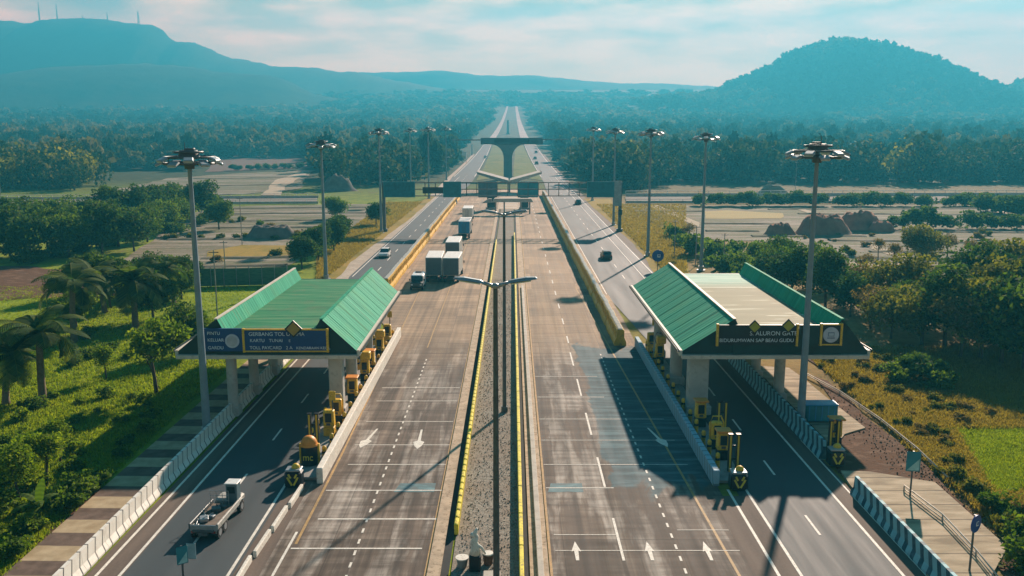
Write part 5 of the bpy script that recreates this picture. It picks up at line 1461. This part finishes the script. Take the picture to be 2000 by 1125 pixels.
for px, py, s in ((1745, 745, 1.2), (1775, 735, 1.5), (1805, 745, 1.4), (1840, 760, 1.1), (1850, 872, .5), (1862, 905, .6), (1872, 935, .7), (1905, 965, .8), (1960, 1000, .9), (1992, 1060, 1.0), (1960, 1035, .7), (1835, 925, .5), (2010, 1110, 1.1), (1830, 800, .6)):
    p = G(px, py); bush(B_deep if s > 1.25 else B_mid if s >= .9 else B_olive, (p.x, p.y, -.1), "dark green bush in the ditch between scrub and bright meadow", "ditch bushes by the bright meadow", s)
# hedges, weeds and scattered trees that break up the tan fields
def hedge_line(x0, y0, x1, y1, n, tp, label, grp, s0, s1):
    for i in range(n):
        q = (i + rnd.uniform(-.4, .4)) / n
        p = G(x0 + (x1 - x0) * q, y0 + (y1 - y0) * q); bush(tp, (p.x, p.y + rnd.uniform(-1, 1), -.1), label, grp, rnd.uniform(s0, s1))
hedge_line(1372, 402, 2000, 403, 24, B_deep, "low hedge bush under the scrub side crossing road's close parapet", "hedge below the scrub side crossing road", 1.8, 2.8)
hedge_line(320, 466, 690, 464, 14, B_olive, "weedy bush along the bank that runs past the grey mound", "weeds along the grey mound's bank", .7, 1.3)
hedge_line(1930, 415, 2000, 422, 6, B_deep, "dark bush in the hedge corner by the last white track", "dark hedge corner by the last track", 2.2, 3.4)
hedge_line(455, 333, 606, 327, 9, B_deep, "hedge bush on the edge of the ploughed brown field", "hedge of the ploughed field", 1.6, 2.6)
for i in range(36):
    px, py = (rnd.uniform(1290, 2000), rnd.uniform(455, 530)) if i < 24 else (rnd.uniform(400, 720), rnd.uniform(405, 515))
    if 400 < px < 720 and px > 745 - (py - 398) * 1.35 - 20: continue
    p = G(px, py); bush(rnd.choice([B_olive, B_dry, B_dry, B_mid]), (p.x, p.y, -.1), "low weed clump dotted over the tan fields", "weed clumps on the tan fields", rnd.uniform(.5, 1.5))
for px, py, s, lab in ((1745, 520, .6, "small ragged tree by the pale track below the mounds"), (1850, 500, .65, "ragged brown tree in the middle of the scrub side field"), (1935, 540, .7, "ragged tree where the scrub side field meets the wood"), (1690, 540, .6, "ragged small tree at the wood's near corner by the mast")):
    tr(T_dry[k % 2], px, py, s, lab); k += 1
# banana plant
p = G(80, 1030)
root = thing("banana_plant", (p.x, p.y, 0), "banana plant with broad paddle leaves among shrubs at the pavement edge", "banana plant")
b = MB(); b.path([(0, 0, 0), (.02, 0, .7), (0, 0, 1.4)], [.11, .09, .06], 8); b.build("stem", L_bright, root)
for a, el, L, w in ((.3, 86, 1.9, .26), (2.2, 62, 1.7, .3), (4.0, 48, 1.8, .3), (5.3, 66, 1.7, .28), (1.2, 55, 1.6, .3), (3.1, 74, 1.7, .26), (4.7, 30, 1.6, .3)):
    Q = []; n = 14; pr = None; ang = R(el); pt = np.array([0, 0, 1.3]); d0 = np.array([math.cos(a), math.sin(a), 0]); lat = np.array([1.0, .1, 0]) if el > 80 else np.array([-d0[1], d0[0], 0])
    for k in range(n + 1):
        ww = w * math.sin(math.pi * min(1, .06 + .94 * k / n)) ** .6
        row = (pt - lat * ww + np.array([0, 0, -.06]), pt, pt + lat * ww + np.array([0, 0, -.06]))
        if pr is not None: Q += [[pr[0], pr[1], row[1], row[0]], [pr[1], pr[2], row[2], row[1]]]
        pr = row; pt = pt + (d0 * math.cos(ang) + np.array([0, 0, math.sin(ang)])) * L / n; ang -= R(1.2 if el > 80 else 7)
    add_obj("leaf", quad_mesh("banana_leaf", np.array(Q), np.array([.2 + .25 * (i % 4 < 2) for i in range(len(Q))]), L_mid), root)

# -- grass and scrub ground cover
def tufts(name, pts, size, mat, g, blades=5, z=0.0):
    N = len(pts); c = np.repeat(pts, blades, 0) + g.normal(0, .12, (N * blades, 3)) * np.array([1, 1, 0])
    h = size * g.uniform(.5, 1.4, N * blades); a = g.uniform(0, 2 * np.pi, N * blades)
    d = np.stack([np.cos(a), np.sin(a), np.zeros_like(a)], 1); lean = g.normal(0, .45, (N * blades, 3)); lean[:, 2] = 1
    tip = c + lean * h[:, None]
    w = (size * .22) * d
    V = np.stack([c - w, c + w, tip], 1)
    tn = np.clip(np.repeat(g.normal(.5, .18, N), blades) + g.normal(0, .15, N * blades), 0, 1)
    o = add_obj(name, quad_mesh(name, V, tn, mat, 3)); return tag(o, kind="stuff")
def px_region(n, x0, x1, y0, y1, ok):
    P = []
    while len(P) < n:
        px, py = rnd.uniform(x0, x1), rnd.uniform(y0, y1)
        if ok(px, py): P.append(G(px, py, -.05))
    return np.array([tuple(p) for p in P])
tufts("lawn_grass", px_region(26000, -40, 560, 560, 1130, lambda x, y: (x < 395 - (y - 770) * 1.06 - 8 if y > 770 else x < 470 - (y - 690) * .9 if y > 690 else x < 560)), .22, L_grass, g)
tufts("scrub_grass", px_region(24000, 1560, 2060, 680, 1130, lambda x, y: x > 1600 + (y - 735) * 1.10 + 22 and not (x > 1865 + (y - 840) * .6 and 840 < y < 965)), .32, L_gold, g)
tufts("meadow_grass", px_region(7000, 1840, 2060, 835, 985, lambda x, y: x > 1850 + (y - 840) * .65), .22, L_grass, g)
tufts("verge_grass", np.concatenate([px_region(7000, 620, 850, 395, 560, lambda x, y: x < 640 + (545 - y) * 1.27 - 6 and x > 560 + (545 - y) * 1.3), px_region(7000, 1150, 1340, 400, 560, lambda x, y: x > 1283 - (537 - y) * 1.02 + 22)]), .45, L_gold, g)
# gravel pebbles of the median
N = 9000; pp = np.stack([g.uniform(-2.95, .3, N), 22 + g.uniform(0, 1, N) ** 1.5 * 110, np.full(N, .06)], 1)
V = leaf_quads(pp, .05, g, asp=.9, up=1.2)
t = NT("pebble_stone"); a_ = t.n("ShaderNodeAttribute", attribute_name="tint")
M_peb = t.finish(t.ramp(a_.outputs["Fac"], [(0, (.13, .115, .095)), (1, (.36, .32, .27))]), .9)
tag(add_obj("gravel", quad_mesh("gravel", V, g.uniform(0, 1, N), M_peb)), kind="stuff")

# ================================================================== hills, mountains
def hill_mat(name, a, b_, c_, sc):
    t = NT(name); n = t.noise(t.pos(), sc, 6, .65); n2 = t.noise(t.pos(), sc * .2, 4)
    return t.finish(t.mix(t.ramp(n2, [(.4, 0.0), (.65, .7)]), t.ramp(n, [(.35, a), (.65, b_)]), c_), 1.0, 0, n, .6, 8, .05)
M_hill = hill_mat("wooded_hillside", (.008, .022, .010), (.028, .05, .018), (.05, .055, .026), .012)
def interp_px(pts, px): return np.interp(px, [p[0] for p in pts], [p[1] for p in pts])
HILLS = []
def ridge(name, pts, D, front, back, mat, rough=6.0, n=140, pw=1.25, seed=0):
    """terrain ridge with crest heights read from the sky line, at its own distance"""
    b = MB(); x0, x1 = pts[0][0], pts[-1][0]; m = 26; V = np.zeros((m + 1, n + 1, 3)); base = prof(D - front) - 12
    for i in range(n + 1):
        px = x0 + (x1 - x0) * i / n
        c = at_dist(px, interp_px(pts, px), D)
        for j in range(m + 1):
            q = j / m * 2 - 1                       # -1 front .. 1 back
            y = D + (q * front if q < 0 else q * back)
            hgt = max(0.0, 1 - abs(q) ** pw) if q >= 0 else max(0, .5 + .5 * math.cos(math.pi * abs(q) ** .9))
            spur = mn.fractal(Vector((c.x * .0022 + seed, y * .0016, seed)), 1.0, 2.0, 5) * .16 * (1 - hgt) * (1 if q < 0 else .3) * (c.z - base)
            nz = mn.fractal(Vector((c.x * .018, y * .018, seed)), .7, 2.1, 6) * rough
            V[j, i] = (c.x, y, base + (c.z - base) * hgt + spur * hgt * 2 + nz * (1 if hgt > .05 else 0) )
    vv = V.reshape(-1, 3)
    b.add(vv, [(j * (n + 1) + i, j * (n + 1) + i + 1, (j + 1) * (n + 1) + i + 1, (j + 1) * (n + 1) + i) for j in range(m) for i in range(n)], 0, True)
    tag(b.build(name, mat), kind="structure"); HILLS.append((name, V)); return V
MTN = ridge("mountain", [(-560, 150), (-300, 90), (-150, 60), (-40, 44), (0, 40), (30, 42), (66, 47), (90, 40), (112, 37), (150, 36), (200, 37), (232, 43), (262, 46), (300, 49), (318, 58), (330, 72), (352, 82), (380, 83), (405, 94), (430, 106), (455, 115), (480, 118), (530, 130), (580, 131), (625, 133), (660, 140), (700, 143), (760, 154), (830, 168), (950, 190), (1100, 215)], 2700, 620, 300, M_hill, 4, 420, 1.2, 3)
FARR = ridge("far_ridge", [(420, 200), (520, 160), (640, 146), (700, 142), (760, 141), (820, 140), (852, 137), (890, 140), (930, 147), (980, 148), (1040, 147), (1090, 152), (1140, 158), (1200, 162), (1300, 164), (1380, 168), (1480, 176), (1700, 190), (2000, 190), (2500, 200)], 3120, 320, 120, M_hill, 3, 160, 1.2, 9)
NEARR = ridge("foothill", [(-520, 150), (-200, 148), (0, 152), (60, 140), (110, 132), (200, 128), (260, 125), (330, 127), (380, 134), (450, 141), (510, 146), (550, 153), (580, 166), (620, 186), (700, 196), (860, 202), (960, 208)], 2150, 600, 280, M_hill, 4, 160, 1.2, 5)
HILL = ridge("hill", [(1180, 210), (1300, 196), (1370, 194), (1400, 182), (1440, 167), (1470, 157), (1500, 140), (1530, 122), (1570, 104), (1600, 93), (1630, 87), (1660, 88), (1690, 92), (1730, 101), (1770, 114), (1810, 126), (1840, 142), (1870, 160), (1905, 174), (1940, 182), (1975, 180), (2010, 158), (2060, 140), (2150, 120), (2300, 120), (2500, 170)], 1950, 560, 260, M_hill, 3, 180, 1.25, 7)

# ================================================================== woods
def low_tree(g, mat, nq=108, size=.27, ncl=9):
    P, T, C = crown_pts(g, .9, .9, .8, .95, ncl, nq // ncl, .55 if ncl < 12 else .85)
    return leaf_quads(P, size, g, asp=.75), T
LOW = [low_tree(g, None) for _ in range(6)]
LOWM = []
NEARW = [low_tree(g, None, 520, .115, 16) for _ in range(6)]
for V, T in NEARW:
    me = quad_mesh("wood_tree", V, T, L_wood); LOWM.append(me)
LOWM2 = [quad_mesh("wood_tree_olive", V, T, L_olive) for V, T in NEARW[:3]]
def in_view(x, y, m=1.12): return abs(x) < (y * .6 + 25) * m
def blocked(x, y):
    if -36 < x < 31 and y < 600: return True
    if -46 < x < 40 and 600 <= y < 1300: return True
    if -38 < x < 34 and 1300 <= y < 2090: return True
    if y < 760 and -330 < x < -70:                   # fields on the palm side
        u = (x / y) * FPX + CX
        if 205 < u < 640 and y < 480: return True
        if 400 < u < 612 and y < 640: return True
    return False
spots = []
def add_wood(y0, y1, spacing, ok=lambda x, y: True):
    y = y0
    while y < y1:
        sp_ = spacing(y); xw = (y * .6 + 25) * 1.15
        x = -xw + rnd.uniform(0, sp_)
        while x < xw:
            X, Y = x + rnd.uniform(-.45, .45) * sp_, y + rnd.uniform(-.45, .45) * sp_
            if not blocked(X, Y) and ok(X, Y):
                d = mn.noise(Vector((X * .009, Y * .004, 3.3))) * .8 + mn.noise(Vector((X * .03, Y * .02, 1.3))) * .35
                if d > -.55: spots.append((X, Y, sp_, d))
            x += sp_
        y += sp_ * .8
def ok_near(x, y):
    u = x / y * FPX + CX
    if x < 0: return (y > 330 and u < 190 + rnd.uniform(-30, 30)) or y > 420 or (u > 645 and y > 300 and x < -44)
    return y > 372 or (x < 60 and y > 330 and x > 34)
add_wood(300, 2500, lambda y: max(9.0, y * .0135), ok_near)
NT_IND = 290
spots.sort(key=lambda s: s[1] - (60 if abs(s[0]) < 400 else 0))
b = MB(); b.path([(0, 0, -.1), (.02, .01, .3), (-.01, .02, .62), (0, 0, 1.1)], [.06, .05, .04, .015], 7); tr_ = b.build('trunk_src', M_bark); TRUNK_ME = tr_.data; bpy.data.objects.remove(tr_)
near_s, far_s = spots[:NT_IND], spots[NT_IND:]
for (x, y, s_, d) in near_s:
    s = rnd.choice([3.6, 4.4, 5.2, 6.0, 7.0, 8.2]) * rnd.uniform(.9, 1.1); olive = d > .22 or rnd.random() < .08
    o = thing("woodland_tree", (x, y, prof(y) - .3), None, None)
    add_obj("crown", (LOWM2[rnd.randrange(3)] if olive else LOWM[rnd.randrange(6)]), o); add_obj("trunk", TRUNK_ME, o)
    o.scale = (s * rnd.uniform(.85, 1.15), s * rnd.uniform(.85, 1.15), s * rnd.uniform(.85, 1.35)); o.rotation_euler = (0, 0, rnd.uniform(0, 6.28))
    side = "palm grove" if x < 0 else "scrub"
    tag(o, f"{'olive' if olive else 'dark green'} tree at the front of the woods beyond the crossing road, {side} side", "tree", f"front trees of the woods, {side} side")
VV, TT = [], []
def wood_mesh(spots_, hfun, smin, smax, bias=0.0):
    for (x, y, s_, d) in spots_:
        V, T = LOW[rnd.randrange(6)]
        if s_ > 14: V, T = V[::2], T[::2]
        s = (s_ * .62) * rnd.uniform(smin, smax); a = rnd.uniform(0, 6.28); ca, sa = math.cos(a), math.sin(a)
        Q = V.copy(); X_ = Q[..., 0] * ca - Q[..., 1] * sa; Y_ = Q[..., 0] * sa + Q[..., 1] * ca
        hz = min(s, 7.5) * rnd.choice([.65, .8, .95, 1.1, 1.5])
        Q = np.stack([X_ * s + x, Y_ * s + y, Q[..., 2] * hz + hfun(x, y) - .4], -1)
        VV.append(Q); TT.append(np.clip(T * .7 + rnd.gauss(.02, .16) + max(0, d) * 1.7 + bias, 0, 1))
wood_mesh(far_s, lambda x, y: prof(y), .8, 1.3)
tag(add_obj("far_woods", quad_mesh("far_woods", np.concatenate(VV), np.concatenate(TT), L_wood)), kind="stuff")
# trees over the hill
def hill_sampler(V):
    xs_ = V[13, :, 0]; 
    def f(x, y):
        i = int(np.clip(np.searchsorted(xs_, x), 1, len(xs_) - 1)); q = (x - xs_[i - 1]) / max(1e-6, xs_[i] - xs_[i - 1])
        col = V[:, i - 1] * (1 - q) + V[:, i] * q
        return float(np.interp(y, col[:, 1], col[:, 2]))
    return f
VV, TT = [], []
hs = hill_sampler(HILL); sp_h = []
for i in range(3600):
    x = rnd.uniform(260, 1250); y = 1950 - 470 * rnd.random() ** 1.2 + 30
    sp_h.append((x, y, 12, mn.noise(Vector((x * .006, y * .006, 1)))))
for i in range(520):
    x = rnd.uniform(300, 1200); sp_h.append((x, 1950 + rnd.uniform(-8, 12), rnd.choice([7, 9, 12, 15]), -.1))
wood_mesh(sp_h, hs, .75, 1.25, -.05)
tag(add_obj("hill_woods", quad_mesh("hill_woods", np.concatenate(VV), np.concatenate(TT), L_wood)), kind="stuff")

# ================================================================== mounds, fences, masts, houses
def mound(px0, px1, py, top, label, mat, flat=.4, seed=0):
    a, b_ = G(px0, py), G(px1, py); c = (a + b_) / 2; w = (b_ - a).length / 2; h = at_dist((px0 + px1) / 2, top, a.y).z
    mb = MB(); n, m = 28, 9; V = [(0, 0, h)]; F = []
    for j in range(1, m + 1):
        q = j / m
        for i in range(n):
            t_ = 2 * math.pi * i / n
            rr = q * (1 + .14 * mn.noise(Vector((math.cos(t_) * 1.5 + seed, math.sin(t_) * 1.5, q))))
            hh = h * (1 if q < flat else (.5 + .5 * math.cos(math.pi * (q - flat) / (1 - flat)))) * (1 + .35 * mn.noise(Vector((math.cos(t_) * q * 4, math.sin(t_) * q * 4, seed))) + .15 * mn.noise(Vector((math.cos(t_) * q * 11, math.sin(t_) * q * 11, seed))))
            V.append((w * rr * math.cos(t_), w * .6 * rr * math.sin(t_), hh - (.15 if j == m else 0)))
    F += [(0, 1 + i, 1 + (i + 1) % n) for i in range(n)]
    for j in range(m - 1):
        for i in range(n): F.append((1 + j * n + i, 1 + (j + 1) * n + i, 1 + (j + 1) * n + (i + 1) % n, 1 + j * n + (i + 1) % n))
    mb.add(V, F, 0, True); o = mb.build("earth_mound", mat); o.location = (c.x, c.y, 0)
    return tag(o, label, "mound")
M_slate = simple("grey_spoil", (.16, .135, .115), .95, 0, .3, .5, True, .1)
M_redsp = simple("red_brown_spoil", (.28, .15, .105), .95, 0, .3, .5, True, .1)
mound(478, 586, 464, 443, "flat topped grey spoil mound in the tan field on the palm grove side", M_slate, .6, 1)
mound(1545, 1668, 456, 424, "big red brown spoil mound cut by the near mast's pole", M_redsp, .5, 2)
mound(1620, 1735, 448, 416, "taller red brown spoil heap behind the big mound", M_redsp, .35, 3)
mound(1488, 1556, 458, 438, "low red spoil heap beside the big mound on its verge side", M_redsp, .45, 4)
mound(1690, 1752, 452, 434, "small red spoil heap trailing off beyond the taller heap", M_redsp, .45, 5)
mound(620, 700, 372, 345, "dark earth heap in front of the woods beside the gantry mast", M_slate, .3, 6)
mound(1475, 1545, 377, 362, "pale earth heap on the crossing road before the woods", M_tan, .2, 7)
# crossing road parapets
def parapet(px0, px1, py0, py1, h, label):
    a, b_ = G(px0, py0), G(px1, py1); d = b_ - a; L = d.length
    root = thing("roadside_parapet", a, label, "parapet", None, math.atan2(d.y, d.x))
    b = MB(); b.box((L / 2, 0, h * .3), (L, .35, h * .6), bev=.05); b.build("wall", M_pale, root)
    b = MB(); b.box((L / 2, 0, h), (L, .18, .18))
    n = int(L / 3.5)
    for k in range(n + 1): b.box((L * k / n, 0, h * .75), (.14, .14, h * .5))
    b.build("railing", M_white, root)
parapet(-300, 622, 392, 387, 1.5, "pale parapet along the far edge of the crossing road on the palm grove side")
parapet(-300, 622, 403, 398, 1.3, "pale parapet along the close edge of the crossing road on the palm grove side")
parapet(1222, 2400, 384, 382, 1.9, "pale parapet along the far edge of the crossing road on the scrub side")
parapet(1222, 2400, 397, 397, 1.3, "pale parapet along the close edge of the crossing road on the scrub side")
# green netting fence
t = NT("green_netting"); n = t.noise(t.scaled(t.objc(), (1, 1, 6)), 1.2, 4)
M_net = t.finish(t.ramp(n, [(.35, (.05, .13, .075)), (.65, (.11, .20, .12))]), .8)
a, b_ = G(388, 560), G(562, 556); d = b_ - a; L = d.length
root = thing("netting_fence", a, "green netting fence between the bright lawn and the tan field", "fence", None, math.atan2(d.y, d.x))
b = MB(); b.box((L / 2, 0, 1.35), (L, .06, 2.6)); b.build("netting", M_net, root)
for k in range(8):
    b = MB(); b.tube((0, 0, 0), (0, 0, 3.0), .07, .06, 8); b.build("post", M_concr, root, (L * k / 7, -.08, 0))
# wire fence along the scrub drain and metal rail on the beige slabs
def rail(pts, h, label, mat, posts=3.0):
    w = [G(*p) for p in pts]; root = thing("pipe_rail", w[0], label, "rail")
    b = MB()
    P = [Vector((p.x - w[0].x, p.y - w[0].y, h)) for p in w]
    b.path(P, .05, 6); b.path([p - Vector((0, 0, h * .5)) for p in P], .04, 6); b.build("bars", M_pale, root)
    for q, r in zip(P, P[1:]):
        n = max(1, int((r - q).length / posts))
        for k in range(n):
            m = q.lerp(r, k / n); b = MB(); b.tube((0, 0, 0), (0, 0, h), .045, .045, 6); b.build("post", M_steel, root, (m.x, m.y, 0))
rail([(1765, 962), (1840, 1020), (1905, 1090), (1960, 1160)], .5, "thin pale pipe rail running over the beige slabs past the two signs", M_pale)
rail([(1575, 735), (1640, 770), (1720, 825), (1790, 882), (1850, 940)], .3, "low pipe rail along the red earth bank below the scrub", M_pale)
# aerials on the mountain
def aerial(px, py_top, label, w=7):
    c = at_dist(px, interp_px([(0, 40), (66, 47), (112, 37), (200, 37), (262, 46), (300, 49)], px), 2694); h = at_dist(px, py_top, 2694).z - c.z
    root = thing("radio_mast", (c.x, c.y, c.z - 6), label, "radio mast", "radio masts on the mountain")
    b = MB(); h += 6
    for sx in (-1, 1):
        for sy_ in (-1, 1): b.tube((sx * w, sy_ * w, 0), (sx * w * .25, sy_ * w * .25, h), .6, .4, 5)
    for k in range(7):
        z = h * k / 7; q = w * (1 - .75 * k / 7); q2 = w * (1 - .75 * (k + 1) / 7); z2 = h * (k + 1) / 7
        b.tube((-q, -q, z), (q2, -q2, z2), .35, .35, 5); b.tube((q, -q, z), (-q2, -q2, z2), .35, .35, 5)
    b.tube((0, 0, h), (0, 0, h * 1.12), .5, .3, 6); b.build("lattice", M_steel_dark, root)
    b = MB(); b.tube((0, -2, h * .8), (0, -3.5, h * .8), 1.6, 1.6, 12); b.build("dish", M_steel, root)
aerial(271, 23, "lattice radio mast at the cliff end of the mountain top", 2.6)
aerial(78, 5, "tallest radio mast on the mountain's saddle", 1.8)
aerial(112, 10, "slim radio mast next to the tallest one", 1.3)
aerial(162, 30, "short aerial on the middle of the mountain top", 1.3)
aerial(210, 24, "thin aerial between the middle aerial and the cliff end mast", 1.2)
# pale houses in the far woods
for px, py, w, lab in ((328, 207, 15, "white roofed house in the far woods below the foothill"), (345, 216, 12, "smaller pale house just below the white roofed one"), (184, 197, 26, "long pale shed in the woods under the mountain"), (600, 199, 12, "pale house by the end of the foothill")):
    p = G(px, py) if py > 190 else at_dist(px, py, 1750)
    z = p.z if py > 190 else p.z - 4
    root = thing("house", (p.x, p.y, z + (6 if py > 190 else 0)), lab, "house")
    b = MB(); b.box((0, 0, 3), (w, 12, 10)); b.build("wall", M_white, root)
    b = MB(); b.prism_x([(-7.5, 8), (7.5, 8), (0, 13)], -w / 2 - 1, w / 2 + 1); b.build("roof", M_white_p, root)
# rubble and weeds over the red earth bank
P_ = []
for i in range(1500):
    q = rnd.random(); px = 1600 + q * 400 + rnd.uniform(-10, 60); py = 745 + q * 360 + rnd.uniform(-15, 60) * (1 - .4 * q)
    p = G(px, py); P_.append((p.x, p.y, .05))
V = leaf_quads(np.array(P_), .07, g, asp=.85, up=.8)
t = NT("earth_clod"); a_ = t.n("ShaderNodeAttribute", attribute_name="tint")
M_clod = t.finish(t.ramp(a_.outputs["Fac"], [(0, (.11, .06, .035)), (.7, (.20, .12, .08)), (1, (.30, .22, .16))]), .95)
tag(add_obj("rubble", quad_mesh("rubble", V, g.uniform(0, 1, len(P_)), M_clod)), kind="stuff")
